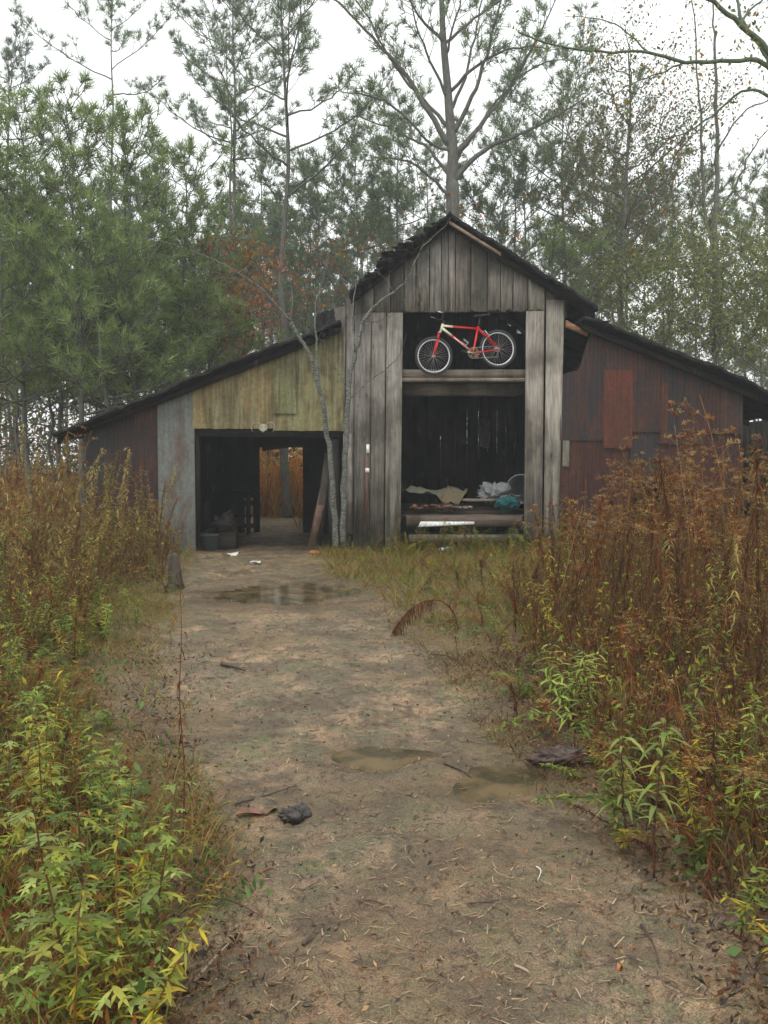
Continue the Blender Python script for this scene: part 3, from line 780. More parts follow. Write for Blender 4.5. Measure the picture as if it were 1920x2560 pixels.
# loft beam and deck
g = Geo()
z0 = P(1100, 944, YF).z; z1 = P(1100, 923, YF).z; xl = P(*Z2(367, 0), YF).x; xr = P(*Z2(1093, 0), YF).x
box(g, xl - .3, xr + .3, YF + .055, YF + .20, z0, z1, (.42,.38,.34))
bpart('loft_beam', g, M_WOODH, label='knotty horizontal beam under the bicycle')
g = Geo()
box(g, xl - .3, xr + .3, YF + .03, YF + .26, z0 - .062, z0 - .004, (.55,.51,.45))
bpart('loft_deck', g, M_WOODH); g = Geo()
box(g, xl - .3, xr + .3, YF + .40, YF + .45, z0 - .28, z0 - .07, (.35,.32,.28))
for i in range(16):
    box(g, xl - .5, xr + .5, YF + .27 + i * .26, YF + .51 + i * .26, z0 - .03, z0, (.3, .28, .25))
bpart('loft_deck', g, M_WOODH)
# lower platform
zp = P(1150, 1287, YF).z
g = Geo(); box(g, xl + .08, xr - .02, YF - .02, YF + .14, P(0, 1316, YF).z, P(0, 1289, YF).z, (.24,.20,.17))
bpart('platform_beam', g, M_WOODH); g = Geo()
box(g, xl + .12, xr, YF - .1, YF + .04, P(0, 1346, YF).z - .05, P(0, 1336, YF).z, (.26,.24,.19))
bpart('platform_beam', g, M_WOODH)
g = Geo()
for i in range(17): box(g, xl - .3, xr + .3, YF + .15 + i * .25, YF + .39 + i * .25, zp - .05, zp - .01 - rr(0, .012), (.32, .27, .23))
bpart('platform_deck', g, M_WOODH)
for x in (xl + .25, xl + 1.0, xr - .25): g = Geo(); box(g, x, x + .18, YF + .02, YF + .22, -.1, P(0, 1316, YF).z - .004, (.3,.26,.22)); bpart('platform_pier', g, M_SHADEWOOD)
# tower back wall with gaps
g = Geo()
slits = [(595, 450, 700), (685, 305, 690), (752, 305, 725), (820, 300, 515), (875, 300, 540), (930, 300, 545), (983, 340, 700)]
xsl = [Z2(s[0], 0)[0] for s in slits]
xb = [860] + xsl + [1400]; bounds = sorted(set([875, 905, 935, 965, 1000, 1035, 1068] + xsl + [1290, 1320, 1350, 1380]))
for i in range(len(bounds) - 1):
    a, b = bounds[i], bounds[i + 1]
    ga = .2 if a in xsl else .0; gb = .2 if b in xsl else .0
    x0 = P(a, 1100, YR).x + ga * .012; x1 = P(b, 1100, YR).x - gb * .012
    zt = min(ztower(x0) - .05, ztower(x1) - .05)
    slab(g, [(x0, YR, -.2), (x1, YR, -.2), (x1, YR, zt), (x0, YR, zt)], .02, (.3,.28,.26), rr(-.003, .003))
    if a not in xsl: box(g, x0 - .03, x0 + .03, YR + .05, YR + .065, -.1, zt - .05, (.3,.28,.26))
# battens closing the lower/upper ends of the gaps
for s in slits:
    x = P(Z2(s[0], 0)[0], 1100, YR).x
    za = P(0, Z2(0, s[1])[1], YR).z; zb = P(0, Z2(0, s[2])[1], YR).z
    box(g, x - .06, x + .06, YR + .026, YR + .045, za, 5.6 if abs(x - RID.x) < .75 else min(ztower(x - .06), ztower(x + .06)) - .12, (.3,.28,.26)); box(g, x - .06, x + .06, YR + .026, YR + .045, -.1, zb, (.3,.28,.26))
bpart('back_wall', g, M_SHADEWOOD)
# tower side walls and lean-to inner walls
g = Geo(); gi = Geo()
xL = P(868, 1000, YF).x; xRr = P(1408, 1000, YF).x
n = 16
for i in range(n):
    y0 = YF + .06 + i * (YR - YF - .06) / n; y1 = y0 + (YR - YF - .06) / n - .012
    box(g, xL, xL + .025, y0, y1, 0, ztower(xL) - .04, (.3,.28,.26)); box(gi, xRr - .03, xRr, y0, y1, 0, ztower(xRr) - .04, (.3,.28,.26))
bpart('inner_wall', g, M_SHADEWOOD); bpart('inner_wall', gi, M_SHADEWOOD)

# corrugated panels --------------------------------------------------------
def corr(g, x0, x1, zb, zt, y, col, pitch=.068, amp=.0045, lean=0.0, rows=5, rag=.012, ramp_=None, cv=.08):
    nxx = max(6, int((x1 - x0) / pitch * 6)); V = []; C = []
    k0 = 1 + rr(-cv, cv)
    for j in range(rows + 1):
        t = j / rows
        for i in range(nxx + 1):
            s = i / nxx; x = x0 + (x1 - x0) * s
            b = (zb(x) if callable(zb) else zb) + float(rag * fbm(x * 9, zt(x) if callable(zt) else zt, 2)); tp = zt(x) if callable(zt) else zt
            z = b + (tp - b) * t
            V.append((x + lean * (1 - t), y + amp * math.sin(x / pitch * 2 * math.pi) + .006 * float(fbm(x * 1.5, z * 1.5, 2)), z))
            C.append([c * k0 for c in col])
    Fs = [(j * (nxx + 1) + i, j * (nxx + 1) + i + 1, (j + 1) * (nxx + 1) + i + 1, (j + 1) * (nxx + 1) + i) for j in range(rows) for i in range(nxx)]
    g.add(V, np.array(Fs), np.array(C))
def wx(px): return P(px, 1100, YF).x
def wz(py): return P(960, py, YF).z
# left lean-to: rust panel, grey panel, yellow panel
ztopL = lambda x: zLL(x) - .09
def sheet(name, m, label, *panels, smooth=True):
    g = Geo()
    for p in panels: corr(g, **p)
    return bpart(name, g, m, None, label, smooth)
sheet('tin_sheet', M_RUST, 'dark red rusted tin on the left lean-to', dict(x0=wx(285), x1=wx(398), zb=-.05, zt=ztopL, y=YF, col=(.034,.023,.021)))
sheet('tin_sheet', M_RUST, 'dark grey tin at the outer corner of the left lean-to', dict(x0=wx(212), x1=wx(290), zb=-.05, zt=ztopL, y=YF + .03, col=(.036,.034,.036)))
sheet('tin_sheet', M_GALV, 'pale grey tin strip with rust patches beside the passage', dict(x0=wx(395), x1=wx(487), zb=-.02, zt=ztopL, y=YF - .025, col=(.155,.165,.15), amp=.0045))
sheet('fibreglass_sheet', M_YELLOW, 'mustard yellow stained sheet over the passage', dict(x0=wx(484), x1=wx(690), zb=wz(1072), zt=ztopL, y=YF - .045, col=(.215,.15,.06), rows=8, amp=.005),
      )
sheet('fibreglass_sheet', M_YELLOW, 'greenish streaked sheet over the passage next to the tower', dict(x0=wx(684), x1=wx(859), zb=lambda x: wz(1077) , zt=ztopL, y=YF - .03, col=(.20,.175,.08), rows=8, amp=.005))
# patch and pale streaks on the green sheet
g = Geo(); corr(g, wx(682), wx(742), wz(1035), wz(921), YF - .075, (.14,.15,.06)); bpart('patch', g, M_YELLOW, None, 'mossy square patch on the yellow sheeting', True)
# lean-to lintel & sagging board in passage
g = Geo()
slab(g, [P(487, 1090, YF + .02), P(862, 1096, YF + .02), P(862, 1068, YF + .02), P(487, 1064, YF + .02)], .1, (.22,.2,.18))
bpart('passage_lintel', g, M_SHADEWOOD); g = Geo()
slab(g, [P(655, 1128, 17.2), P(772, 1112, 17.2), P(772, 1086, 17.2), P(655, 1086, 17.2)], .05, (.15,.14,.12))
bpart('passage_lintel', g, M_SHADEWOOD)
g = Geo()
slab(g, [P(488, 1375, YF + .04), P(498, 1375, YF + .04), P(498, 1070, YF + .04), P(488, 1070, YF + .04)], .1, (.25,.2,.18))
bpart('passage_post', g, M_SHADEWOOD); g = Geo()
slab(g, [P(822, 1372, YF + .05), P(850, 1372, YF + .05), P(846, 1085, YF + .05), P(820, 1085, YF + .05)], .12, (.25,.23,.2))
bpart('passage_post', g, M_SHADEWOOD)
# left lean-to back wall with the far doorway
g = Geo()
def brect(px0, px1, py0, py1, dy=0):
    A = P(px0, py1, YR); B = P(px1, py0, YR)
    box(g, A.x, B.x, YR + dy, YR + dy + .03, A.z, B.z, (.25,.23,.2))
dx0, dx1, dt = Z3(765, 0)[0], Z3(1082, 0)[0], Z3(0, 625)[1]
bx0, bx1 = Z3(655, 0)[0], Z3(727, 0)[0]
zlow = 1345
brect(300, bx0, 1010, 1400); brect(bx0, bx1, 1010, Z3(0, 985)[1], .002); brect(bx0, bx1, Z3(0, 1005)[1], Z3(0, 1042)[1], .002); brect(bx0, bx1, Z3(0, 1170)[1], Z3(0, 1200)[1], .002)
brect(bx0, bx1, Z3(0, 1240)[1], 1400, .002); brect(bx1, dx0, 1010, 1400, .004); brect(dx0, dx1, 1005, dt, .002); brect(dx1, 905, 1005, 1400)
brect(dx0, dx1, 1340, 1390, .002)
A = P(240, 0, YR)
box(g, wx(215), P(300, 1100, YR).x, YR, YR + .03, -.1, zLL(wx(215)) - .1, (.25,.23,.2))
nb = 30; xa = P(300, 1100, YR).x; xb2 = P(905, 1100, YR).x
for i in range(nb):
    a_ = xa + (xb2 - xa) * i / nb; b_ = xa + (xb2 - xa) * (i + 1) / nb
    box(g, a_, b_, YR + .035, YR + .06, P(0, 1015, YR).z, max(P(0, 1010, YR).z, zLL(a_) - .1), (.25,.23,.2))
bpart('back_wall', g, M_SHADEWOOD, label='dark rear wall of the left lean-to with an open doorway')
# roof gable fill above rear walls not needed: rear closed by roof; side outer wall of left lean-to
g = Geo()
xo = wx(215)
for i in range(14):
    y0 = YF + .05 + i * .315; box(g, xo, xo + .025, y0, y0 + .31, -.1, zLL(xo) - .04, (.3,.25,.22))
bpart('side_wall', g, M_SHADEWOOD); g = Geo()
xo = wx(1853)
for i in range(14):
    y0 = YF + .05 + i * .315; box(g, xo, xo + .025, y0, y0 + .31, -.1, zRR(xo) - .04, (.3,.25,.22))
bpart('side_wall', g, M_SHADEWOOD); g = Geo()
xo = wx(2090)
for i in range(14):
    y0 = YF + .05 + i * .315; box(g, xo, xo + .025, y0, y0 + .31, -.1, zRR(xo) - .04, (.3,.25,.22))
bpart('side_wall', g, M_SHADEWOOD)
g = Geo()
for i in range(24):
    a_ = wx(1400 + 690 * i / 24); b_ = wx(1400 + 690 * (i + 1) / 24); box(g, a_, b_, YR, YR + .03, -.1, zRR(b_) - .03, (.25,.23,.2))
bpart('back_wall', g, M_SHADEWOOD)

# right lean-to rusty panels (Z4 pixel layout)
ztopR = lambda x: zRR(x) - .10
def w4(a): return wx(Z4(a, 0)[0])
def z4(b): return wz(Z4(0, b)[1])
holex = lambda x: float(np.interp(x, [w4(150), w4(200), w4(270), w4(290), w4(345), w4(352)], [z4(635), z4(612), z4(600), z4(545), z4(350), z4(330)]))
pan = [('dark purple-grey tin below the torn corner', dict(x0=w4(140), x1=w4(460), zb=z4(1110), zt=lambda x: min(holex(x), ztopR(x)), y=YF, col=(0.041,0.031,0.031))),
       ('bright rust-red tin in the right lean-to wall', dict(x0=w4(458), x1=w4(668), zb=z4(1165), zt=z4(598), y=YF - .03, col=(.125,.037,.022))),
       ('brown tin above the bright red sheet', dict(x0=w4(462), x1=w4(690), zb=z4(610), zt=ztopR, y=YF - .012, col=(0.051,0.029,0.024))),
       ('dark brown tin right of the red sheet', dict(x0=w4(664), x1=w4(868), zb=z4(1050), zt=ztopR, y=YF - .02, col=(0.042,0.029,0.027))),
       ('narrow reddish tin strip', dict(x0=w4(864), x1=w4(924), zb=z4(1132), zt=z4(690), y=YF - .035, col=(.09,.034,.024))),
       ('dark grey tin in the middle of the right wall', dict(x0=w4(866), x1=w4(1184), zb=z4(1140), zt=ztopR, y=YF - .005, col=(0.035,0.031,0.033))),
       ('reddish brown tin towards the outer end', dict(x0=w4(1178), x1=w4(1312), zb=z4(1060), zt=ztopR, y=YF - .018, col=(0.048,0.024,0.022))),
       ('grey tin at the outer end of the right wall', dict(x0=w4(1306), x1=w4(1466), zb=z4(1060), zt=ztopR, y=YF - .03, col=(0.042,0.037,0.037))),
       ('rust-red lower tin beside the tower', dict(x0=w4(130), x1=w4(655), zb=-.05, zt=z4(1090), y=YF + .03, col=(0.058,0.023,0.019))),
       ('dark lower tin with torn foot', dict(x0=w4(656), x1=w4(905), zb=lambda x: z4(1425) + .03 * math.sin(x * 23), zt=z4(1040), y=YF + .012, col=(0.041,0.034,0.034))),
       ('maroon lower tin in the weeds', dict(x0=w4(900), x1=w4(1466), zb=-.05, zt=z4(1040), y=YF + .036, col=(0.061,0.024,0.023)))]
for lab, d in pan: sheet('tin_sheet', M_RUST, lab, d)
g = Geo()
slab(g, [P(*Z4(345, 352), YF - .05), P(*Z4(352, 322), YF - .05), P(*Z4(190, 232), YF - .05), P(*Z4(186, 282), YF - .05)][::-1], .05, (.62,.36,.22))
bpart('rafter_end', g, M_WOODH, label='raw brown rafter over the torn corner')
g = Geo(); corr(g, w4(165), w4(212), z4(1300), z4(1110), YF - .02, (.20,.21,.15)); bpart('patch', g, M_GALV, None, 'pale narrow patch low beside the tower', True)

# roofs --------------------------------------------------------------------
def roof(name, pts, label, y0=YO, y1=YR + .35, th=.055, seed=1, ragged=.05, mat_=None):
    g = Geo(); m = 120; nn = 14
    X_ = [p.x for p in pts]; Z_ = [p.z for p in pts]
    x0, x1 = X_[0], X_[-1]; V = []
    for lay in (0, 1):
        for i in range(m + 1):
            x = x0 + (x1 - x0) * i / m; z = float(np.interp(x, X_, Z_))
            fe = y0 + ragged * float(fbm(x * 6 + seed * 7, seed, 3)); 
            for j in range(nn + 1):
                y = fe + (y1 - fe) * (j / nn) ** 1.5
                wob = .035 * float(fbm(x * 5 + seed, y * 2, 3)) + .02 * float(fbm(x * 19 + seed, y * 4, 2))
                V.append((x, y, z + wob - lay * th * (1 + .5 * float(fbm(x * 11, 3 + seed, 2)))))
    W_ = nn + 1; off = (m + 1) * W_; Fs = []
    for i in range(m):
        for j in range(nn):
            a = i * W_ + j; Fs.append((a, a + W_, a + W_ + 1, a + 1)); Fs.append((off + a, off + a + 1, off + a + W_ + 1, off + a + W_))
        a = i * W_; Fs.append((a, off + a, off + a + W_, a + W_)); a = i * W_ + nn; Fs.append((a, a + W_, off + a + W_, off + a))
    for j in range(nn):
        Fs.append((j, j + 1, off + j + 1, off + j)); a = m * W_ + j; Fs.append((a, off + a, off + a + 1, a + 1))
    g.add(V, np.array(Fs))
    return bpart(name, g, mat_ or M_ROOF, None, label)
roof('roof', [LEV, RID + Vector((0, 0, .02))], 'ragged black left slope of the gable roof', seed=1, ragged=.12)
roof('roof', [RID - Vector((.03, 0, -.02)), REV], 'black right slope of the gable roof', seed=2, ragged=.04, th=.07)
roof('roof', LR, 'long dark roof of the left lean-to', seed=3, ragged=.05, th=.06)
roof('roof', RRt, 'sagging dark roof of the right lean-to', seed=4, ragged=.08, th=.07)
# rafters under the overhang
g = Geo()
def rafter(a, b, w_, h_, y, colr=(.18,.16,.15)):
    A = Vector(a); B = Vector(b)
    slab(g, [(A.x, y, A.z - h_), (B.x, y, B.z - h_), (B.x, y, B.z), (A.x, y, A.z)], w_, colr)
dn = Vector((0, 0, -.075))
for y in (YO + .22, YF + 1.2, YF + 2.4, YF + 3.6):
    for a_, b_ in ((LEV, RID), (RID, REV), (LR[0], LR[-1]), (RRt[0], RRt[-1])):
        g = Geo(); rafter(a_ + dn, b_ + dn, .05, .11, y); bpart('rafter', g, M_SHADEWOOD)
g = Geo()
rafter(P(*Z1(648, 118), YO), P(*Z1(955, 310), YO), .03, .055, YO + .03, (.66,.5,.38))
bpart('fascia_strip', g, M_WOODH, label='bare brown strip under the right gable edge')
# ragged roofing pieces along the left slope and tattered black flaps
g = Geo()
for k in range(90):
    t = random.random(); base = LEV.lerp(RID, .12 + .75 * t)
    s = rr(.05, .13) * (1.3 if .3 < t < .75 else .7)
    lump(g, base + Vector((0, rr(-.05, .5), rr(-.05, .06))), (s, s * 1.3, s * .28), (.5,.5,.5), k, .5, 8, 5)
bpart('roof_debris', g, M_ROOF, None, 'torn shingles on the left gable slope'); g = Geo()
for k in range(26):
    g = Geo(); t = random.random(); i = min(len(RRt) - 2, int(t * 5)); base = RRt[i].lerp(RRt[i + 1], random.random())
    s = rr(.04, .12) * rr(.5, 1.3); lump(g, base + Vector((0, rr(.05, .8), rr(-.01, .02))), (s * 1.5, s * 1.3, s * .25), (.5,.5,.5), k + 100, .5, 8, 5); bpart('torn_shingle', g, M_ROOF, None, 'leaf litter and torn roofing along the right lean-to edge')
g = Geo()
for (x0, y0, x1, y1, s) in ((683, 665, 722, 700, 1), (688, 690, 716, 722, 2), (755, 617, 778, 640, 3), (640, 722, 676, 738, 4)):
    g = Geo(); a = PD(x0, y1, YO + .1); b = PD(x1, y0, YO + .1); n = 6; V = []
    for lay in (0, 1):
        for i in range(n + 1):
            for j in range(n + 1):
                x = a.x + (b.x - a.x) * i / n + .03 * rr(-1, 1); z = a.z + (b.z - a.z) * j / n + (b.x - x) * -.35 + .03 * rr(-1, 1)
                V.append((x, a.y + .03 * math.sin(i * 1.7 + s) + .05 * j / n + lay * .02, z))
    m_ = n + 1; Fs = []
    for i in range(n):
        for j in range(n):
            q = i * m_ + j; Fs.append((q, q + m_, q + m_ + 1, q + 1)); q2 = q + m_ * m_; Fs.append((q2, q2 + 1, q2 + m_ + 1, q2 + m_))
    g.add(V, np.array(Fs)); bpart('torn_flap', g, M_ROOF, None, 'curled black roofing scraps at the lean-to and tower joint')
# rod with two white insulators on the front wall
g = Geo(); A = P(*Z2(158, 980), YF - .03); B = P(*Z2(160, 560), YF - .03); tube(g, [A, B], .022, 6, (.14,.07,.045))
rod = bpart('rod', g, M_ATTR, None, 'rusty rod standing against the front boards')
g = Geo()
for (a, b, c, d) in ((156, 500, 174, 552), (150, 640, 173, 666)):
    A = P(*Z2(a, d), YF - .055); B = P(*Z2(c, b), YF - .055); box(g, A.x, B.x, YF - .06, YF - .025, A.z, B.z, (.78,.76,.68))
bpart('bracket', g, M_ATTR, rod)

# ------------------------------------------------------------------ BICYCLE
SC = 704.0
REARY = YF + .10
RA = P(1000 + 1195 / 4.88, 740 + 645 / 4.88, REARY)
bike = thing('bicycle', 'red and cream mountain bicycle standing in the open loft window', 'bicycle', RA, math.radians(9))
def B_(zx, zy, d=0.0): return Vector(((zx - 1195) / SC / .985, d, (645 - zy) / SC))
def pt(name, g, m, parent=None, smooth=True): return g.build(name, m, parent or bike, smooth)
g = Geo()
tube(g, [B_(950,380), B_(900,640), B_(885,700)], .019, 10)
tube(g, [B_(640,391), B_(945,408)], .018, 10); tube(g, [B_(622,495), B_(880,690)], .021, 10)
for s in (-1, 1):
    tube(g, [B_(950,405, s*.018), B_(1010,462, s*.045), B_(1197,640, s*.062)], [.012,.013,.011], 8)
    tube(g, [B_(890,702, s*.03), B_(980,690, s*.05), B_(1192,655, s*.062)], [.013,.012,.011], 8)
lathe(g, [(0,-.035),(.023,-.035),(.023,.035),(0,.035)], 12, M=Matrix.Translation(B_(885,700)) @ Matrix.Rotation(math.pi/2, 4, 'X'))
frame = pt('frame', g, M_REDP)
g = Geo()
tube(g, [B_(520,360), B_(497,440)], [.024,.025], 12)
tube(g, [B_(520,382), B_(640,391)], [.021,.0185], 10); tube(g, [B_(508,410), B_(622,495)], [.024,.0215], 10)
pt('head_section', g, M_CREAM, frame)['label'] = 'cream painted head tube section'
g = Geo()
a = B_(650,517,-.0215); b = B_(830,655,-.0215); d_ = (b - a).normalized(); up_ = Vector((-d_.z, 0, d_.x)).normalized() * .009
up_ = Vector((d_.z, 0, -d_.x)).normalized() * .009
hexa(g, [a - up_, b - up_, b + up_, a + up_], [p + Vector((0,.003,0)) for p in (a - up_, b - up_, b + up_, a + up_)], (.7,.6,.58))
pt('decal', g, M_ATTR, frame, False)
g = Geo()
for s in (-1, 1):
    tube(g, [B_(470,470, s*.055), B_(452,560, s*.055)], .0125, 8); tube(g, [B_(455,545, s*.055), B_(410,742, s*.055)], [.019,.016], 10)
fork = pt('fork', g, M_REDP)
g = Geo(); tube(g, [B_(476,462,-.075), B_(476,462,.075)], .020, 8); tube(g, [B_(498,440), B_(486,470)], .02, 8)
pt('fork_crown', g, M_ALLOY, fork)
def wheel(c, label, ang=0):
    w = bpy.data.objects.new('wheel', None); col_root.objects.link(w); w.parent = bike; w.location = c; w.empty_display_size = .1; w['label'] = label
    ring = lambda R, n=56: [Vector((R * math.cos(6.28319 * k / n), 0, R * math.sin(6.28319 * k / n))) for k in range(n)]
    g = Geo(); tube(g, ring(.307), .0255, 8, closed=True); pt('tyre', g, M_RUBBER, w)
    g = Geo(); tube(g, ring(.275), .0125, 6, closed=True); pt('rim', g, M_ALLOY, w)
    g = Geo()
    for k in range(32):
        a = 6.28319 * k / 32; o = a + (.5 if (k // 2) % 2 else -.5); s = .03 if k % 2 else -.03
        tube(g, [(.022 * math.cos(o), s, .022 * math.sin(o)), (.268 * math.cos(a), 0, .268 * math.sin(a))], .0016, 4, cap=False)
    pt('spokes', g, M_SPOKE, w)
    g = Geo(); lathe(g, [(0,-.065),(.008,-.065),(.008,-.034),(.022,-.033),(.022,-.028),(.014,-.025),(.014,.025),(.022,.028),(.022,.033),(.008,.034),(.008,.065),(0,.065)], 12, M=Matrix.Rotation(math.pi/2, 4, 'X'))
    pt('hub', g, M_ALLOY, w)
wheel(B_(410,745), 'front wheel hanging just below the beam edge'); wheel(Vector((0,0,0)), 'rear wheel resting on the beam')
g = Geo(); lathe(g, [(.02,-.004),(.05,-.004),(.05,.004),(.02,.004)], 16, M=Matrix.Translation((0,.045,0)) @ Matrix.Rotation(math.pi/2,4,'X')); pt('sprocket', g, M_SPOKE)
g = Geo()
ringp = [B_(885,703,-.045) + Vector((.092*math.cos(6.2832*k/36),0,.092*math.sin(6.2832*k/36))) for k in range(36)]
tube(g, ringp, .006, 6, closed=True)
for k in range(5):
    a = 6.2832*k/5+.3; tube(g, [B_(885,703,-.045), B_(885,703,-.045)+Vector((.09*math.cos(a),0,.09*math.sin(a)))], .007, 4)
ringp = [B_(885,703,-.037) + Vector((.068*math.cos(6.2832*k/30),0,.068*math.sin(6.2832*k/30))) for k in range(30)]
tube(g, ringp, .005, 5, closed=True)
pt('chainring', g, M_BRASS)
g = Geo(); tube(g, [B_(885,703,-.06), B_(780,694,-.068)], [.013,.010], 8); crank = pt('crank_arm', g, M_ALLOY)
g = Geo(); tube(g, [B_(885,703,.06), B_(990,712,.068)], [.013,.010], 8); crank2 = pt('crank_arm', g, M_ALLOY)
g = Geo(); c = B_(765,692,-.115); box(g, c.x-.045, c.x+.045, c.y-.045, c.y+.045, c.z-.011, c.z+.011, (.1,.1,.1)); pt('pedal', g, M_BLACKPL)
g = Geo(); c = B_(1000,714,.115); box(g, c.x-.045, c.x+.045, c.y-.045, c.y+.045, c.z-.011, c.z+.011, (.1,.1,.1)); pt('pedal', g, M_BLACKPL)
g = Geo(); tube(g, [B_(885,703-64,-.045)+Vector((0,.0,0)), Vector((0,-.045,.045))], .004, 4); tube(g, [B_(885,703+64,-.045), B_(1180,745,-.045), Vector((0,-.045,-.045))], .004, 4); pt('chain', g, M_SPOKE)
g = Geo(); tube(g, [B_(950,385), B_(972,285)], .0135, 8); pt('seat_post', g, M_BLACKPL)
g = Geo(); V = []; n = 10; m = 8
for i in range(n + 1):
    t = i / n; w_ = .016 + .058 * max(0, (t - .35) / .65) ** 1.2 if t < .97 else .05; h_ = .018
    c = B_(895 + 190 * t, 262 - 20 * t - 6 * math.sin(t * 3.1))
    for k in range(m):
        a = 6.2832 * k / m; V.append((c.x, w_ * math.cos(a), c.z + h_ * math.sin(a)))
Fs = [(i*m+k, i*m+(k+1)%m, (i+1)*m+(k+1)%m, (i+1)*m+k) for i in range(n) for k in range(m)]
g.add(V, [np.array(Fs), np.array([list(range(m))[::-1]]), np.array([[n*m+k for k in range(m)]])]); pt('saddle', g, M_BLACKPL)
g = Geo(); tube(g, [B_(522,360), B_(532,322), B_(500,300)], [.016,.016,.014], 8)
bar = cat([B_(470,262,-.30), B_(490,290,-.18), B_(500,302,-.05), B_(500,302,.05), B_(490,290,.18), B_(470,262,.30)], 4); tube(g, bar, .0125, 8)
hb = pt('handlebar', g, M_BLACKPL)
g = Geo(); tube(g, [B_(470,262,-.29), B_(440,252,-.30), B_(415,248,-.29)], .011, 6); tube(g, [B_(470,262,.29), B_(440,252,.30), B_(415,248,.29)], .011, 6); pt('bar_end', g, M_ALLOY, hb)
g = Geo()
for s in (-1, 1): tube(g, [B_(735,570, s*.035), B_(800,612, s*.035), B_(828,580, s*.035), B_(775,540, s*.035)], .004, 5)
tube(g, [B_(828,580,-.035), B_(832,574,0), B_(828,580,.035)], .004, 5); tube(g, [B_(775,540,-.035), B_(778,534,0), B_(775,540,.035)], .004, 5); tube(g, [B_(800,612,-.035), B_(790,625,0), B_(800,612,.035)], .004, 5)
pt('bottle_cage', g, M_ALLOY)
g = Geo(); tube(g, [B_(1020,430,-.06), B_(1050,470,-.065), B_(1085,500,-.062)], .008, 6); tube(g, [B_(1020,430,.06), B_(1050,470,.065), B_(1085,500,.062)], .008, 6); pt('brake', g, M_ALLOY)
g = Geo(); tube(g, cat([B_(500,300,-.1), B_(440,330,-.09), B_(435,400,-.06), B_(470,450,-.04)], 5), .0035, 4); tube(g, cat([B_(500,300,.05), B_(560,340,.0), B_(620,372,-.02), B_(800,380,-.02)], 5), .003, 4); pt('cable', g, M_BLACKPL)

# ------------------------------------------------------------------ things in and around the barn
def single(name, g, m, label, cat_, origin, smooth=True, group=None):
    o = g.build(name, m, None, smooth, origin=origin); o.location = origin; return tag(o, label, cat_, group)
def crumple(g, corners, n, amp, col, seed, th=.004, freq=3.0, cv=.15):
    a, b, c, d = [Vector(p) for p in corners]; V = []; C = []
    for i in range(n + 1):
        for j in range(n + 1):
            s, t = i / n, j / n; p = a.lerp(b, s).lerp(d.lerp(c, s), t)
            k = amp * 2 * float(fbm(s * freq + seed, t * freq + seed * 2, 3)); k2 = amp * float(fbm(s * freq + 9 + seed, t * freq, 2))
            V.append((p.x + k2, p.y + k * .6, p.z + k)); f = 1 + cv * rr(-1, 1); C.append([x * f for x in col])
    base = len(V)
    V += [(x, y + .001, z - th) for x, y, z in V]; C += C
    m_ = n + 1; Fs = []
    for i in range(n):
        for j in range(n):
            q = i * m_ + j; Fs.append((q, q + m_, q + m_ + 1, q + 1)); q += base; Fs.append((q, q + 1, q + m_ + 1, q + m_))
    for i in range(n):
        for (q1, q2) in ((i * m_, (i + 1) * m_), (i * m_ + n, (i + 1) * m_ + n), (i, i + 1), (n * m_ + i, n * m_ + i + 1)): Fs.append((q1, q2, q2 + base, q1 + base))
    g.add(V, np.array(Fs), np.array(C))
def on_p(a, b, Y): return P(*Z2(a, b), Y)
g = Geo(); crumple(g, [on_p(375,745,16.25), on_p(600,835,16.2), on_p(740,775,16.9), on_p(480,755,17.2)], 16, .07, (.13,.12,.085), 2)
single('tarp', g, M_CLOTHW, 'crumpled tan sheet lying on the left of the barn platform', 'tarp', on_p(550,820,16.4))
g = Geo(); crumple(g, [on_p(590,835,16.12), on_p(705,852,16.12), on_p(752,765,16.5), on_p(640,760,16.5)], 8, .05, (.11,.085,.045), 5)
single('cardboard_sheet', g, M_CLOTHW, 'brown cardboard flap beside the tan sheet on the platform', 'cardboard', on_p(680,850,16.3))
g = Geo(); c = on_p(560,872,16.15)
for k in range(26): lump(g, c + Vector((rr(-.42,.42), rr(-.08,.2), rr(-.03,.03))), (rr(.03,.09), rr(.03,.08), rr(.015,.05)), random.choice([(.10,.045,.022), (.06,.035,.022), (.13,.07,.04)]), k, .5, 9, 6)
single('debris_heap', g, M_WETSTUFF, 'low heap of rusty brown debris at the left edge of the platform', 'debris', c)
g = Geo(); c = on_p(720,875,16.1)
for k in range(12): lump(g, c + Vector((rr(-.16,.16), rr(-.05,.1), rr(-.02,.02))), (rr(.02,.05), rr(.02,.05), rr(.015,.03)), random.choice([(.20,.18,.16), (.09,.07,.06), (.14,.09,.06)]), k, .4, 8, 6)
single('rubble', g, M_WETSTUFF, 'pale rubble scraps at the middle of the platform edge', 'rubble', c)
g = Geo(); slab(g, [on_p(715,838,16.3), on_p(960,840,16.3), on_p(960,824,16.3), on_p(715,822,16.3)], .12, (.55,.52,.42))
single('plank', g, M_WOODH, 'pale plank lying on the platform under the white bag', 'plank', on_p(830,840,16.3), False)
g = Geo(); c = on_p(900,785,16.45); lump(g, c, (.23,.16,.15), (.16,.165,.165), 4, .55, 30, 18, 5.0, .12)
single('plastic_bag', g, M_CLOTHW, 'stuffed white bag on the barn platform', 'bag', c)
g = Geo(); c = on_p(985,850,16.12); lump(g, c, (.20,.12,.11), (.008,.075,.075), 8, .6, 24, 14, 4.5, .2)
single('cloth', g, M_CLOTHW, 'teal cloth bundled at the right of the platform edge', 'cloth', c)
g = Geo(); crumple(g, [on_p(935,830,16.1), on_p(1000,805,16.1), on_p(1085,800,16.4), on_p(960,800,16.5)], 8, .03, (.26,.26,.25), 7)
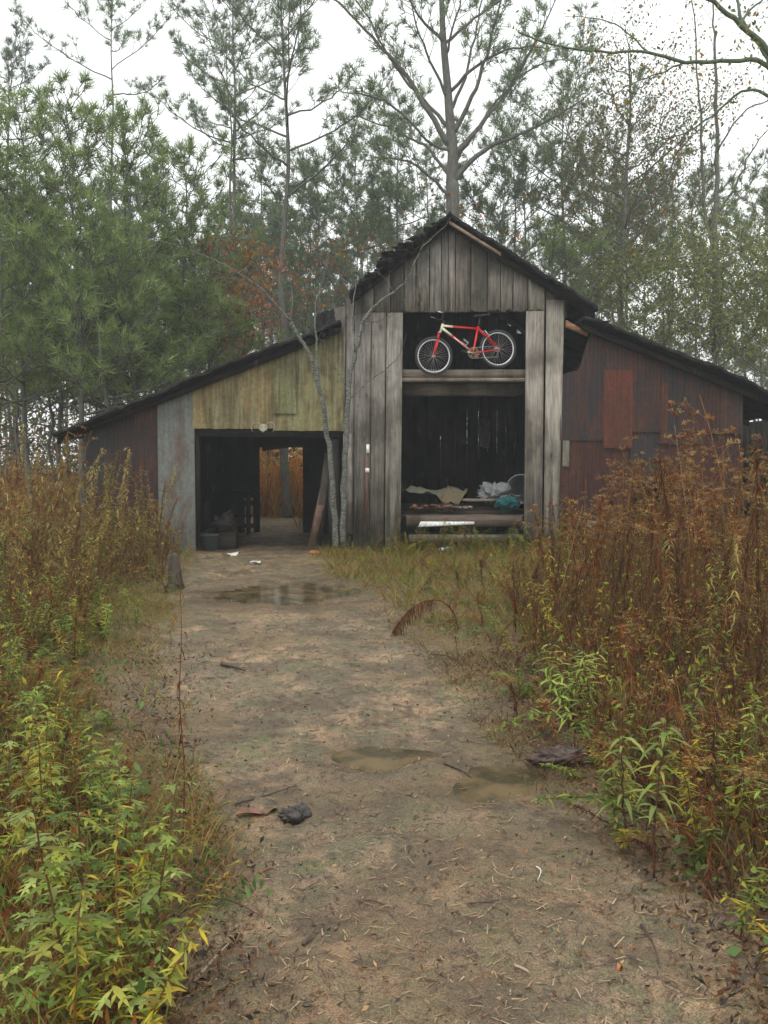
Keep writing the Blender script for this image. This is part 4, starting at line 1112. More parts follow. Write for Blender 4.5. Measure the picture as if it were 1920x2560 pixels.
single('paper_sheet', g, M_CLOTHW, 'white sheet draped over the teal cloth', 'sheet', on_p(1000,815,16.2))
g = Geo(); c = on_p(1070,765,16.55)
M_ = Matrix.Translation(c) @ Matrix.Rotation(math.radians(-20), 4, 'Z') @ Matrix.Rotation(math.pi / 2, 4, 'X')
lathe(g, [(.26,-.7),(.26,-.4),(.268,-.38),(.26,-.36),(.26,-.05),(.27,-.02),(.27,.0),(.25,.0),(.25,-.68),(0,-.69)], 36, (.17,.175,.175), M_)
single('metal_drum', g, M_ATTR, 'open grey metal drum lying on its side at right of the platform', 'drum', c)
g = Geo(); crumple(g, [on_p(815,345,20.35), on_p(892,350,20.35), on_p(885,520,20.35), on_p(830,510,20.35)], 9, .04, (.13,.12,.115), 3)
single('rag', g, M_CLOTHW, 'grey rag hanging on the rear wall inside the barn', 'rag', on_p(850,345,20.3))
g = Geo(); A, B, C, D = P(*Z2(462,990),YF-.05), P(*Z2(796,974),YF-.05), P(*Z2(796,958),YF-.05), P(*Z2(478,957),YF-.05)
slab(g, [A, B, C, D], .02, (.70,.70,.66)); single('board', g, M_ATTR, 'white painted board propped along the platform beam', 'board', A, False)
g = Geo(); c = on_p(625,1130,15.75); crumple(g, [c + Vector((-.13,-.05,.03)), c + Vector((.12,-.05,.02)), c + Vector((.14,.08,.05)), c + Vector((-.1,.08,.06))], 6, .02, (.7,.7,.66), 2)
single('scrap', g, M_CLOTHW, 'white scrap on the grass under the platform', 'scrap', c)
g = Geo(); slab(g, [P(*Z4(385,1835),15.7), P(*Z4(445,1825),15.7), P(*Z4(425,1700),15.85), P(*Z4(345,1690),15.85)], .01, (.36,.40,.39))
single('tin_scrap', g, M_GALV, 'pale grey tin offcut leaning in the weeds by the right wall', 'tin scrap', P(*Z4(400,1835),15.7), False)
for (a, b, c, d, L_, w_) in ((1140, 1335, 1238, 870, 'reddish brown plank leaning inside the passage', .13), (1180, 1330, 1262, 660, 'dark plank leaning behind the brown one in the passage', .14)):
    g = Geo(); A = P(*Z3(a, b), 15.95 + (a - 1140) * .004); B = P(*Z3(c, d), 16.4); w2 = Vector((w_ / 2, 0, 0))
    hexa(g, [A - w2, A + w2, B + w2, B - w2], [p + Vector((0, .04, 0)) for p in (A - w2, A + w2, B + w2, B - w2)], (.42,.28,.23) if a == 1140 else (.16,.14,.13))
    single('plank', g, M_WOOD, L_, 'plank', A, False)
c = G(*Z3(405, 1338)); c.z = gzf(c.x, c.y)
g = Geo(); lathe(g, [(0,.01),(.15,.01),(.185,.27),(.195,.275),(.19,.285),(.178,.28),(.145,.03),(0,.03)], 28, (.075,.10,.095), Matrix.Translation(c)); 
tub = thing('tub', 'dull green-grey metal tub at the left side of the passage mouth', 'tub', c)
g2 = g.build('vessel', M_ATTR, tub, True, origin=c)
g = Geo()
for s in (-1, 1): tube(g, [Vector((s * .185, -.04, .23)), Vector((s * .215, -.03, .25)), Vector((s * .215, .03, .25)), Vector((s * .185, .04, .23))], .006, 5, (.07,.09,.085))
g.build('handle', M_ATTR, tub)
# clutter seen dimly in the passage
g = Geo(); c = P(*Z3(505, 1150), 17.0); [lump(g, c + Vector(o_), r_, (.022,.016,.015), 3 + i_, .5, 14, 9) for i_, (o_, r_) in enumerate((((0,0,-.08),(.24,.18,.12)), ((.1,0,.05),(.13,.12,.10)), ((-.12,.05,.0),(.12,.12,.10))))]; tube(g, [c + Vector((-.1,0,0)), c + Vector((.16,-.05,.2))], .02, 5, (.05,.03,.025))
single('junk_heap', g, M_ATTR, 'dim reddish heap of junk behind the tub', 'junk heap', Vector((c.x, c.y, 0)))
g = Geo(); c = P(*Z3(505, 1270), 17.1); box(g, c.x - .25, c.x + .25, 17.0, 17.35, -.1, P(*Z3(0,1200),17.0).z, (.12,.1,.09)); box(g, c.x - .28, c.x + .28, 16.97, 17.38, P(*Z3(0,1200),17.0).z+.002, P(*Z3(0,1200),17.0).z + .03, (.14,.11,.1))
single('crate', g, M_WOODH, 'dark wooden crate under the junk heap in the passage', 'crate', Vector((c.x, 17.1, 0)), False)
# table-like rack by the far doorway
rk = P(*Z3(690, 1250), 20.0); rack = thing('wooden_rack', 'dark slatted rack beside the far doorway of the passage', 'rack', Vector((rk.x, 20.0, -.08)))
g = Geo()
for dx in (-.36, -.05): 
    for dy in (0, .3): box(g, dx, dx + .05, dy, dy + .05, 0, .95, (.2,.16,.14))
g.build('frame', M_SHADEWOOD, rack, False)
g = Geo()
for z in (.93, .4): box(g, -.4, .04, -.03, .38, z + .025, z + .055, (.25,.2,.16))
g.build('shelf', M_SHADEWOOD, rack, False)
# deer skull on the lintel
c = P(*Z3(800, 490), YF - .16)
sk = thing('deer_skull', 'bleached deer skull with small antlers on the edge of the yellow sheeting', 'skull', c)
g = Geo(); V = []; n = 10; m = 10
for i in range(n + 1):
    t = i / n; r1 = (.02 + .055 * math.sin(math.pi * min(1, t * 1.05 + .1)) ** .8) * (1 - .35 * (t > .6)); r1 *= 1 if t < .5 else (1.2 - t * .7)
    ct = Vector((0, -.02 - .14 * t, .05 - .12 * t))
    for k in range(m):
        a = 6.2832 * k / m; V.append((ct.x + r1 * math.cos(a), ct.y + r1 * .3 * math.sin(a), ct.z + r1 * .8 * math.sin(a)))
Fs = [(i*m+k, i*m+(k+1)%m, (i+1)*m+(k+1)%m, (i+1)*m+k) for i in range(n) for k in range(m)]
g.add(V, [np.array(Fs), np.array([[k for k in range(m)][::-1]]), np.array([[n*m+k for k in range(m)]])], (.25,.24,.17))
g.build('cranium', M_ATTR, sk)
g = Geo()
for s in (-1, 1):
    lump(g, (s * .035, -.075, .02), (.016, .012, .014), (.03,.03,.025), 1, .1, 8, 5)  # dark lumps imitate the shade inside the hollow eye sockets
g.build('socket_shade', M_ATTR, sk)
for s in (-1, 1):
    g = Geo(); q = cat([(s*.03,-.02,.06), (s*.10,-.03,.10), (s*.17,-.08,.09), (s*.20,-.13,.02), (s*.17,-.16,-.06)], 4)
    tube(g, q, [.011 * (1 - .6 * i / len(q)) for i in range(len(q))], 6, (.24,.23,.16)); tube(g, [q[8], q[8] + Vector((s*.02, -.02, .07))], [.007,.003], 5, (.24,.23,.16))
    tube(g, [q[12], q[12] + Vector((s*.05, -.02, .03))], [.006,.003], 5, (.24,.23,.16))
    g.build('antler', M_ATTR, sk)
# wooden stub post left of path
c = GD(377, 1272); c.z = gzf(c.x, c.y)
g = Geo(); tube(g, [c + Vector((0, 0, -.05)), c + Vector((.01, 0, .12)), c + Vector((-.01, 0, .40)), c + Vector((-.02, .01, .44))], [.15, .085, .075, .055], 9, (.2,.17,.15))
for i in range(3): tube(g, [c + Vector((.03*i-.03, -.06, .3)), c + Vector((.03*i-.04, -.06, .02))], .012, 4, (.14,.12,.1))
single('wooden_post', g, M_WOOD, 'short dark rotten post stub at the left edge of the path', 'post', c)
# small things on the ground
def gpt(dx, dy): 
    p = GD(dx, dy); p.z = gzf(p.x, p.y); return p
c = G(*Z3(1160, 1400)); c.z = gzf(c.x, c.y) + .03
g = Geo(); lump(g, c, (.11,.07,.05), (.30,.10,.04), 6, .2, 10, 7); single('brick_chunk', g, M_ATTR, 'orange brick chunk in front of the leaning plank', 'brick chunk', c)
for k, (a, b, lab) in enumerate(((583, 1388, 'white paper wad at the mouth of the passage'), (637, 1412, 'flat white scrap on the path before the passage'))):
    c = G(a, b); c.z = gzf(c.x, c.y) + .01
    g = Geo(); crumple(g, [c + Vector((-.09,-.04,.01)), c + Vector((.09,-.05,.01)), c + Vector((.08,.06,.03)), c + Vector((-.08,.06,.02))], 5, .025, (.6,.58,.52), k)
    single('paper_scrap', g, M_CLOTHW, lab, 'scrap', c)
# matted clump right and bark pieces left
c = gpt(1215, 1655); g = Geo()
lump(g, c + Vector((0, 0, .03)), (.15,.09,.045), (.075,.048,.04), 3, .5, 30, 18, 5, .3)
for k in range(60):
    p = c + Vector((rr(-.2,.2), rr(-.13,.13), rr(.02,.08))); q = p + Vector((rr(-.06,.06), rr(-.05,.05), rr(-.02,.02))); tube(g, [p, q], [.003,.001], 3, (.16,.08,.06))
single('rotten_log', g, M_WETSTUFF, 'dark purple-brown clump of rotten wood at the right edge of the path', 'rotten wood', c)
c = gpt(632, 1758); g = Geo(); lump(g, c + Vector((0, 0, .015)), (.055,.045,.03), (.04,.033,.03), 12, .6, 24, 14, 5, .3); lump(g, c + Vector((.03, .02, .02)), (.04,.03,.03), (.05,.04,.035), 14, .6, 20, 12, 5, .3)
single('wood_chunk', g, M_WETSTUFF, 'black rotten wood chunk on the left of the path', 'wood chunk', c)
def bark(c, L_, w_, ang, label, colr=(.19,.09,.055), curl=.6, name='bark_strip', cat_='bark'):
    g = Geo(); V = []; n = 10; m = 6; C = []
    for i in range(n + 1):
        t = i / n; ww = w_ * math.sin(math.pi * (.12 + .8 * t)) ** .6
        for j in range(m + 1):
            s = j / m - .5
            x = (t - .5) * L_; y = ww * s; z = .006 + .03 * curl * (4 * s * s) * (w_ / .05) * .5 + .01 * math.sin(t * 5)
            V.append((x * math.cos(ang) - y * math.sin(ang), x * math.sin(ang) + y * math.cos(ang), z)); C.append([q * (1 + rr(-.25,.25)) for q in colr])
    base = len(V); V += [(x, y, z - .004) for x, y, z in V]; C += C; W_ = m + 1; Fs = []
    for i in range(n):
        for j in range(m):
            q = i * W_ + j; Fs.append((q, q + W_, q + W_ + 1, q + 1)); q += base; Fs.append((q, q + 1, q + W_ + 1, q + W_))
    g.add(V, np.array(Fs), np.array(C)); o = g.build(name, M_WETSTUFF); o.location = c; return tag(o, label, cat_)
bark(gpt(545, 1757), .15, .06, .3, 'curled reddish bark strip beside the black wood chunk')
bark(gpt(585, 1748), .10, .05, 1.2, 'brown leaf-shaped bark scrap between strip and chunk', (.15,.08,.05))
bark(gpt(1340, 2110), .022, .018, .6, 'small orange fallen leaf on the mud at lower right', (.45,.16,.04), .5, 'fallen_leaf', 'leaf')
bark(gpt(150, 1375), .24, .12, .2, 'black chunk of tin in the grass at left', (.012,.012,.012), .8, 'scrap', 'scrap')
# sticks
sticks = [((505,1745),(640,1695),.006,'long thin bent stick left of the path puddles'), ((1110,2095),(1146,2110),.006,'pale split stick on the lower path'), ((1158,1880),(1161,1906),.0035,'short white stick standing out on the path'),
          ((1243,2152),(1256,2170),.004,'short pale twig near the bottom right of the path'), ((1010,1955),(1120,1952),.004,'thin dark stick lying across the path'), ((560,1885),(598,1880),.006,'short rusty stick at left of the path'),
          ((655,2055),(700,2010),.007,'curved dark stick on the lower left of the path'), ((1145,1420),(1180,1436),.012,'orange-brown stick under the weeds at right'), ((960,1655),(1040,1685),.009,'dark stick between the two puddles'),
          ((420,2140),(520,2020),.006,'long straw-coloured stalk at the lower left'), ((930,1420),(990,1440),.012,'brown stick beyond the mid path'), ((1385,2000),(1425,2110),.005,'thin dark twig sticking from the mud at lower right'),
          ((770,1950),(830,1962),.004,'brown twig in the middle of the lower path'), ((440,1945),(560,1990),.005,'long twig near the left grass'), ((480,1450),(530,1462),.02,'dark stick on the upper path')]
for a, b, r, lab in sticks:
    A = gpt(*a); B = gpt(*b); m_ = A.lerp(B, .5) + Vector((rr(-.02,.02), rr(-.02,.02), rr(.0,.012)))
    up_ = Vector((0, 0, r * .8)); g = Geo(); colr = (.32,.24,.16) if any(w in lab for w in ('pale', 'straw', 'white')) else ((.25,.10,.05) if ('rust' in lab or 'orange' in lab) else (.07,.048,.038))
    if 'white' in lab: colr = (.6,.57,.48)
    tube(g, cat([A + up_, m_ + up_, B + up_], 4), [r * (1 - .08 * i) for i in range(9)], 5, colr)
    single('stick', g, M_WETSTUFF, lab, 'stick', A)

# ------------------------------------------------------------------ weeds
def leaf(g, p, d, L_, w_, col, droop=.5, seg=3, fold=.15):
    p = Vector(p); d = Vector(d).normalized(); s = d.cross(Vector((0, 0, 1)))
    s = s.normalized() if s.length > 1e-3 else Vector((1, 0, 0)); V = []; 
    prof = [(.0, .25), (.3, 1.0), (.65, .8), (1, .05)] if seg == 3 else [(0, .3), (.5, 1), (1, .05)]
    for t, ww in prof:
        q = p + d * L_ * t + Vector((0, 0, -droop * L_ * t * t)); n_ = s * w_ * ww * .5
        V += [tuple(q - n_ + Vector((0, 0, fold * w_ * ww))), tuple(q), tuple(q + n_ + Vector((0, 0, fold * w_ * ww)))]
    Fs = []
    for i in range(len(prof) - 1):
        a = i * 3; Fs += [(a, a + 3, a + 4, a + 1), (a + 1, a + 4, a + 5, a + 2)]
    f = rr(.65, 1.25); base = np.array(col) * f; CC = np.tile(base, (len(V), 1))
    if random.random() < .22: k_ = rr(.3, 1); CC[-3:] = CC[-3:] * (1 - k_) + np.array((.16,.075,.03)) * k_
    if random.random() < .25: CC[:3] *= .7
    g.add(V, np.array(Fs), CC)
def stemline(h, lean, curve, n=9):
    a = rr(0, 6.28); pts = []
    for i in range(n + 1):
        t = i / n; pts.append(Vector((math.cos(a) * (lean * t + curve * t * t) * h + rr(-.006,.006), math.sin(a) * (lean * t + curve * t * t) * h + rr(-.006,.006), h * (t - abs(curve) * .35 * t ** 3))))
    return pts
RUST = [(.13,.045,.020), (.085,.032,.016), (.17,.075,.028), (.055,.026,.016), (.14,.088,.042)]
TAN = [(.26,.16,.075), (.21,.12,.055), (.18,.09,.04), (.24,.17,.09)]
YEL = [(.42,.33,.07), (.36,.32,.08), (.24,.27,.06), (.20,.25,.06), (.30,.19,.05)]
GRN = [(.14,.21,.05), (.19,.25,.06), (.27,.29,.07), (.11,.17,.05)]
PALE = [(.27,.36,.11), (.21,.30,.09), (.33,.39,.14), (.22,.27,.10), (.30,.30,.09)]
def plume(g, tip, d, size, cols, n=16):
    for k in range(n):
        a = rr(0, 6.28); t = rr(0, 1); p = tip - d * size * .9 * t
        dd = Vector((math.cos(a), math.sin(a), rr(.2, .9))); L_ = size * rr(.25, .5) * (.35 + t)
        q = [p, p + dd * L_ * .5, p + dd * L_ + Vector((0, 0, -L_ * .35))]
        c = random.choice(cols); tube(g, q, [.0018, .0013, .0008], 3, c, cap=False)
        m = 8; pos = np.array([tuple(q[0].lerp(q[2], rr(.2, 1)) + Vector((0, 0, L_ * .12))) for _ in range(m)])
        leafcloud(g, pos, .022, (c, [x * 1.3 for x in c]), -.3, .35)
def weed(kind, h, pts=None):
    g = Geo(); st = Geo()
    pts = pts or stemline(h, rr(0, .14), rr(0, .22)); q = cat(pts, 2); n = len(q)
    if kind == 'bowed':
        tube(g, q, [.008 * (1 - .5 * i / n) for i in range(n)], 5, RUST[0])
        for i in range(190):
            t = 1 - random.random() ** 1.3 * .5; k = min(n - 2, int(t * (n - 1))); p = q[k].lerp(q[k + 1], rr(0, 1))
            leaf(g, p, (rr(-.7,.5), rr(-.6,.6), -1), rr(.03, .15), rr(.005, .014), random.choice(RUST + [(.16,.10,.05)]), .3, 3)
    elif kind == 'dead':
        tube(g, q, [.0052 * (1 - .6 * i / n) for i in range(n)], 4, random.choice(RUST))
        for i in range(150):
            t = rr(.12, .95) ; k = min(n - 2, int(t * (n - 1))); p = q[k].lerp(q[k + 1], rr(0, 1)); a = rr(0, 6.28)
            leaf(g, p, (math.cos(a) * .45, math.sin(a) * .45, rr(-1.1, .1)), rr(.04, .09), rr(.004, .009), random.choice(RUST), rr(.6, 1.3), 3)
        plume(g, q[-1], (q[-1] - q[-4]).normalized(), .26 * h ** .5, TAN + RUST[:1], 22)
    elif kind == 'feather':
        tube(g, q, [.0048 * (1 - .6 * i / n) for i in range(n)], 4, random.choice(TAN))
        for j in range(13):
            t = rr(.45, .97); k = min(n - 2, int(t * (n - 1))); p = q[k]; a = rr(0, 6.28); L_ = rr(.14, .34) * (1.25 - t * .6)
            b = cat([p, p + Vector((math.cos(a) * L_ * .5, math.sin(a) * L_ * .5, L_ * .5)), p + Vector((math.cos(a) * L_, math.sin(a) * L_, L_ * .62))], 3)
            c = random.choice(TAN + RUST); tube(g, b, [.002, .0017, .0014, .0012, .001, .0009, .0008], 3, c, cap=False)
            plume(g, b[-1], (b[-1] - b[-3]).normalized(), L_ * .75, [c, random.choice(TAN)], 6)
        for i in range(40):
            t = rr(.1, .7); k = min(n - 2, int(t * (n - 1))); a = rr(0, 6.28)
            leaf(g, q[k], (math.cos(a), math.sin(a), rr(-.8, 0)), rr(.05, .09), .007, random.choice(RUST), 1.0, 3)
    elif kind == 'yellow':
        tube(g, q, [.0045 * (1 - .6 * i / n) for i in range(n)], 4, (.22,.13,.05))
        for i in range(70):
            t = rr(.25, 1.0); k = min(n - 2, int(t * (n - 1))); p = q[k].lerp(q[k + 1], rr(0, 1)); a = i * 2.4
            c = random.choice(YEL if t > .45 else YEL + RUST)
            leaf(g, p, (math.cos(a), math.sin(a), rr(-.1, .6)), rr(.05, .10) * (1.1 - t * .4), rr(.008, .014), c, rr(.2, .8))
    elif kind == 'pale':
        tube(g, q, [.0045 * (1 - .6 * i / n) for i in range(n)], 4, (.20,.12,.05))
        for i in range(120):
            t = rr(.2, 1.0); k = min(n - 2, int(t * (n - 1))); p = q[k].lerp(q[k + 1], rr(0, 1)); a = i * 2.4
            leaf(g, p, (math.cos(a), math.sin(a), rr(-.5, .5)), rr(.05, .10) * (1.15 - t * .5), rr(.008, .014), random.choice([(.30,.26,.10), (.34,.29,.12), (.24,.24,.09), (.27,.19,.08), (.20,.11,.05)]), rr(.2, .9))
    elif kind == 'green':
        tube(g, q, [.0045 * (1 - .6 * i / n) for i in range(n)], 4, (.13,.12,.05))
        for i in range(60):
            t = (i + .5) / 60 * .85 + .15; k = min(n - 2, int(t * (n - 1))); p = q[k].lerp(q[k + 1], rr(0, 1)); a = i * 2.4
            leaf(g, p, (math.cos(a), math.sin(a), rr(.0, .7)), rr(.06, .11) * (1.15 - t * .4), rr(.012, .018), random.choice(GRN), rr(.2, .7))
    elif kind == 'willow':
        tube(g, q, [.005 * (1 - .6 * i / n) for i in range(n)], 5, (.12,.06,.04))
        for i in range(34):
            t = .35 + .65 * (i + .5) / 34; k = min(n - 2, int(t * (n - 1))); p = q[k].lerp(q[k + 1], rr(0, 1)); a = i * 2.4
            leaf(g, p, (math.cos(a), math.sin(a), rr(.1, .6)), rr(.09, .14), rr(.014, .022), random.choice(PALE), rr(.3, .9), 3, .25)
    elif kind == 'lobed':
        tube(g, q, [.0055 * (1 - .6 * i / n) for i in range(n)], 5, (.14,.09,.04))
        for i in range(24):
            t = .25 + .75 * (i + .5) / 24; k = min(n - 2, int(t * (n - 1))); p = q[k].lerp(q[k + 1], rr(0, 1)); a = i * 2.4 + rr(-.3,.3)
            d = Vector((math.cos(a), math.sin(a), rr(.0, .6))).normalized(); L_ = rr(.09, .20) * (1.15 - .5 * t); c = random.choice(PALE + PALE + GRN)
            leaf(g, p, d, L_, L_ * .19, c, .4, 3, .1); sd = d.cross(Vector((0, 0, 1))).normalized()
            for f_, s_ in ((.34, .40), (.66, .30)):
                pp = p + d * L_ * f_ + Vector((0, 0, -.4 * L_ * f_ * f_))
                for sg in (-1, 1): leaf(g, pp, d * .75 + sd * sg + Vector((0, 0, -.2)), L_ * s_, L_ * .13, c, .3, 2, .1)
    return g
WL = {'bowed': ('dead_weed', 'weed'), 'dead': ('dead_weed', 'weed'), 'feather': ('seeded_weed', 'weed'), 'yellow': ('yellowing_weed', 'weed'), 'pale': ('pale_weed', 'weed'), 'green': ('green_weed', 'weed'), 'willow': ('leafy_weed', 'weed'), 'lobed': ('lobed_leaf_plant', 'plant')}
def make_weed(kind, h, label, group, loc=(0,0,0), pts=None, rz=0):
    g = weed(kind, h, pts); o = g.build(WL[kind][0], M_STALK if kind in ('dead', 'feather', 'bowed') else M_LEAF, None, False)
    o.location = loc; o.rotation_euler = (0, 0, rz); return tag(o, label, WL[kind][1], group)
proto_w = {}
def place(kind, h, x, y, side, extra=None):
    key = (kind, random.randrange(6 if kind in ('dead', 'feather', 'yellow', 'pale') else 4))
    lab = {'dead': 'rust-brown dead weed stalk with clinging withered leaves', 'feather': 'tan feathery seeded weed stalk', 'yellow': 'yellow-leaved weed stalk', 'pale': 'pale tan-olive leafy weed column',
           'green': 'slender green-leaved weed', 'willow': 'pale narrow-leaved weed', 'lobed': 'green weed with jagged lobed leaves'}[kind] + {'L': ' in the thicket left of the path', 'R': ' in the thicket right of the path', 'M': ' in the low growth before the barn', 'N': ' in the near left corner'}[side]
    grp = {'dead': 'dead brown weeds', 'feather': 'feathery dead weeds', 'yellow': 'yellowing weeds', 'pale': 'pale leafy weeds', 'green': 'green weeds', 'willow': 'narrow-leaved weeds', 'lobed': 'lobed-leaf weeds'}[kind] + {'L': ' left of the path', 'R': ' right of the path', 'M': ' before the barn', 'N': ' in the near left corner'}[side]
    loc = (x, y, gzf(x, y) - .01)
    if key not in proto_w:
        o = make_weed(kind, 1.0 if kind in ('willow', 'lobed', 'green') else 1.5, lab, grp); proto_w[key] = o
    else:
        o = proto_w[key].copy(); col_root.objects.link(o); o['label'] = lab; o['group'] = grp
    hb = 1.0 if kind in ('willow', 'lobed', 'green') else 1.5
    s = h / hb; sx = max(s, .65 + .35 * s) if kind != 'lobed' else s ** .5
    tl = .55 if random.random() < .12 else .13
    o.location = loc; o.rotation_euler = (rr(-tl,tl), rr(-tl,tl), rr(0, 6.28)); o.scale = (sx, sx, s)
    return o
_XR = [(2.3,1650,2212),(2.9,1570,2000),(3.7,1450,1830),(4.9,1330,1670),(6.2,1165,1540),(7.5,1150,1450),(9.2,1190,1370),(12.5,1205,1260),(14.2,1215,1215),(15.5,1215,1190)]
_XL = [(2.3,330,2212),(2.9,330,2000),(3.7,300,1800),(4.9,190,1600),(6.2,100,1500),(7.5,120,1400),(9.2,250,1330),(12.5,335,1240),(14.5,365,1200)]
_xr = ([a[0] for a in _XR], [GD(a[1], a[2]).x for a in _XR]); _xl = ([a[0] for a in _XL], [GD(a[1], a[2]).x for a in _XL])
def xr_weed(y): return np.interp(y, *_xr) + np.clip(np.asarray(y) * .09 - .3, 0, .8) * 1.5 * fbm(np.asarray(y) * .75 + 2.2, np.asarray(y) * 0 + 3.3, 2)
def xl_weed(y): return np.interp(y, *_xl) + np.clip(np.asarray(y) * .06 - .2, 0, .5) * 1.4 * fbm(np.asarray(y) * .8 + 12.2, np.asarray(y) * 0 + 7.3, 2)
def hlim(x, y, side):
    d = (x / y * F + 960) / K
    if side == 'R' and y > 6.6: t = np.interp(d, [1060,1120,1200,1250,1300,1370,1450,1520,1580,1659], [1280,1170,1050,980,955,985,920,925,940,860])
    elif side == 'R': t = np.interp(d, [1150,1250,1400,1500,1659], [1500,1350,1260,1200,1130])
    elif y > 8: t = np.interp(d, [0,80,180,260,320,370], [900,900,960,945,960,1180])
    else: t = np.interp(d, [0,100,200,300,400,480], [1330,1470,1560,1700,1850,2000])
    return float(max(.12, CZ - (t * K - HOR) / F * y))
cntw = 0
def clump(x, y, s): return float(np.clip(.5 + 1.3 * fbm(x * s, y * s, 2), 0, 1))
for k in range(520):                                   # right thicket
    y = 3.6 + 11.8 * random.random() ** .85; dxx = abs(random.gauss(0, 1)) * (.6 + .19 * y) - .12; x = float(xr_weed(y)) + dxx - (rr(0, .9) if random.random() < .16 and y > 6.5 else 0); dxx = x - float(xr_weed(y))
    if x > .45 * y + .6: continue
    cl_ = clump(x + 5, y, .9)
    if random.random() > .12 + 1.1 * cl_: continue
    sp = clump(x + 30, y + 9, .6); r_ = random.random() + (sp - .5) * .9
    kind = 'dead' if r_ < .32 else ('feather' if r_ < .42 else ('yellow' if r_ < .76 else ('pale' if r_ < .83 else 'green')))
    if y > 7: h = rr(.8, 1.55) * (.7 + .5 * cl_) + .10 * max(0, x - 2.6)
    else: h = rr(.55, 1.0) + max(0, dxx) * .28
    if kind == 'feather': h = max(h, rr(1.1, 1.8)) if y > 7 else h * 1.1
    if kind == 'green': h = rr(.4, 1.1)
    if dxx < .5: h *= rr(.3, .75) + .9 * max(dxx, 0)
    L_ = hlim(x, y, 'R'); h = min(h, L_ * rr(.85, 1.05)) if random.random() < .75 or kind != 'feather' else L_ * rr(.9, 1.04)
    place(kind, max(.15, h), x, y, 'R'); cntw += 1
for k in range(430):                                   # left thicket
    y = 8.4 + 7.0 * random.random() ** .8; dxx = abs(random.gauss(0, 1)) * (.4 + .17 * y) - .1; x = float(xl_weed(y)) - dxx
    if x < -.46 * y - .6: continue
    cl_ = clump(x + 50, y, .9)
    if random.random() > .3 + .9 * cl_: continue
    r_ = random.random(); kind = 'pale' if r_ < .44 else ('yellow' if r_ < .64 else ('dead' if r_ < .76 else ('feather' if r_ < .86 else 'green')))
    h = rr(.9, 1.75) * (.7 + .45 * cl_) + .12 * max(0, -x - 3.5)
    if kind == 'green': h = rr(.5, 1.1)
    if dxx < .3: h *= .4 + 1.8 * max(dxx, 0)
    h = min(h, hlim(x, y, 'L') * rr(.8, 1.05)); place(kind, max(.25, h), x, y, 'L'); cntw += 1
for k in range(170):                                   # lower growth nearer on the left
    y = rr(5.2, 8.8); x = -.45 * y + random.random() ** .8 * (float(xl_weed(y)) + .45 * y + .35)
    r_ = random.random(); kind = 'green' if r_ < .45 else ('yellow' if r_ < .75 else 'dead')
    place(kind, min(rr(.15, .6), hlim(x, y, 'N') if y < 6.5 else 1), x, y, 'L')
for k in range(72):                                    # near left corner
    y = rr(2.2, 5.2); x = float(xl_weed(y)) - abs(random.gauss(0, .33)) + .08
    if x < -.46 * y - .15: continue
    r_ = random.random(); kind = 'lobed' if r_ < .46 else ('green' if r_ < .62 else ('dead' if r_ < .74 and y > 3.6 else 'yellow'))
    h = min(rr(.3, 1.0), hlim(x, y, 'N') * rr(.55, 1.0)); place(kind, h, x, y, 'N')
for k in range(90):
    y = rr(14.6, 15.75); x = rr(GD(850,1170).x, GD(1190,1170).x); place(random.choice(['green', 'yellow', 'dead', 'green', 'pale']), rr(.2, .55), x, y, 'M')
for k in range(120):                                    # low growth before the barn
    y = rr(10.5, 15.6); x = rr(float(pright(y)) + .5, float(xr_weed(y)) + .2)
    place(random.choice(['green', 'yellow', 'green', 'dead', 'yellow']), rr(.15, .45) if y < 15 else rr(.3, .7), x, y, 'M')
for k in range(60):                                    # near right corner, low and dark
    y = rr(2.3, 4.6); x = float(xr_weed(y)) + rr(-.03, .75); place(random.choice(['dead', 'dead', 'dead', 'yellow', 'feather', 'green']), rr(.22, .5) + max(0, x - float(xr_weed(y))) * .3, x, y, 'R')
for k in range(34):
    d_ = rr(1110, 1640); c_ = GD(d_, rr(1400, 1560) + max(0, 1200 - d_) * -.5); place('dead', hlim(c_.x, c_.y, 'R') * rr(.6, .92), c_.x, c_.y, 'R')
for dx, dy, h, kd in ((1500,1330,1.95,'feather'), (1310,1300,1.5,'feather'), (1630,1400,2.25,'feather'), (1560,1300,1.8,'feather'), (1420,1290,1.45,'feather'), (1250,1290,1.2,'dead'), (1380,1330,1.3,'yellow'),
        (1180,1400,1.15,'dead'), (1220,1420,1.25,'dead'), (1270,1430,1.3,'dead'), (1340,1430,1.25,'dead'), (1460,1470,1.3,'dead'), (1590,1500,1.4,'dead'), (1100,1330,.8,'yellow'), (1075,1320,.6,'yellow'), (1150,1470,.7,'dead')):
    c_ = GD(dx, dy); place(kd, h, c_.x, c_.y, 'R')
for k in range(9):
    c_ = GD(rr(335, 392), rr(1262, 1290)); place(random.choice(['yellow', 'dead', 'green']), rr(.12, .34), c_.x, c_.y, 'L')
for dx, dy, h in ((260,1205,1.75), (315,1205,1.7), (150,1230,1.85), (30,1250,2.2), (80,1260,2.0), (205,1215,1.5), (-10,1240,2.1), (120,1215,1.9), (300,1215,1.3), (50,1280,1.8)):
    c_ = GD(dx, dy); place('pale', h, c_.x, c_.y, 'L')
for k in range(45):                                    # small growth along the right edge of the path
    y = rr(3.4, 9.5); x = float(xr_weed(y)) + rr(-.25, .1); place(random.choice(['green', 'yellow', 'dead']), rr(.1, .3), x, y, 'R')
for k in range(12):
    y = rr(3.2, 5.6); x = float(xr_weed(y)) + rr(0, .5); place('willow', rr(.3, .65), x, y, 'R')
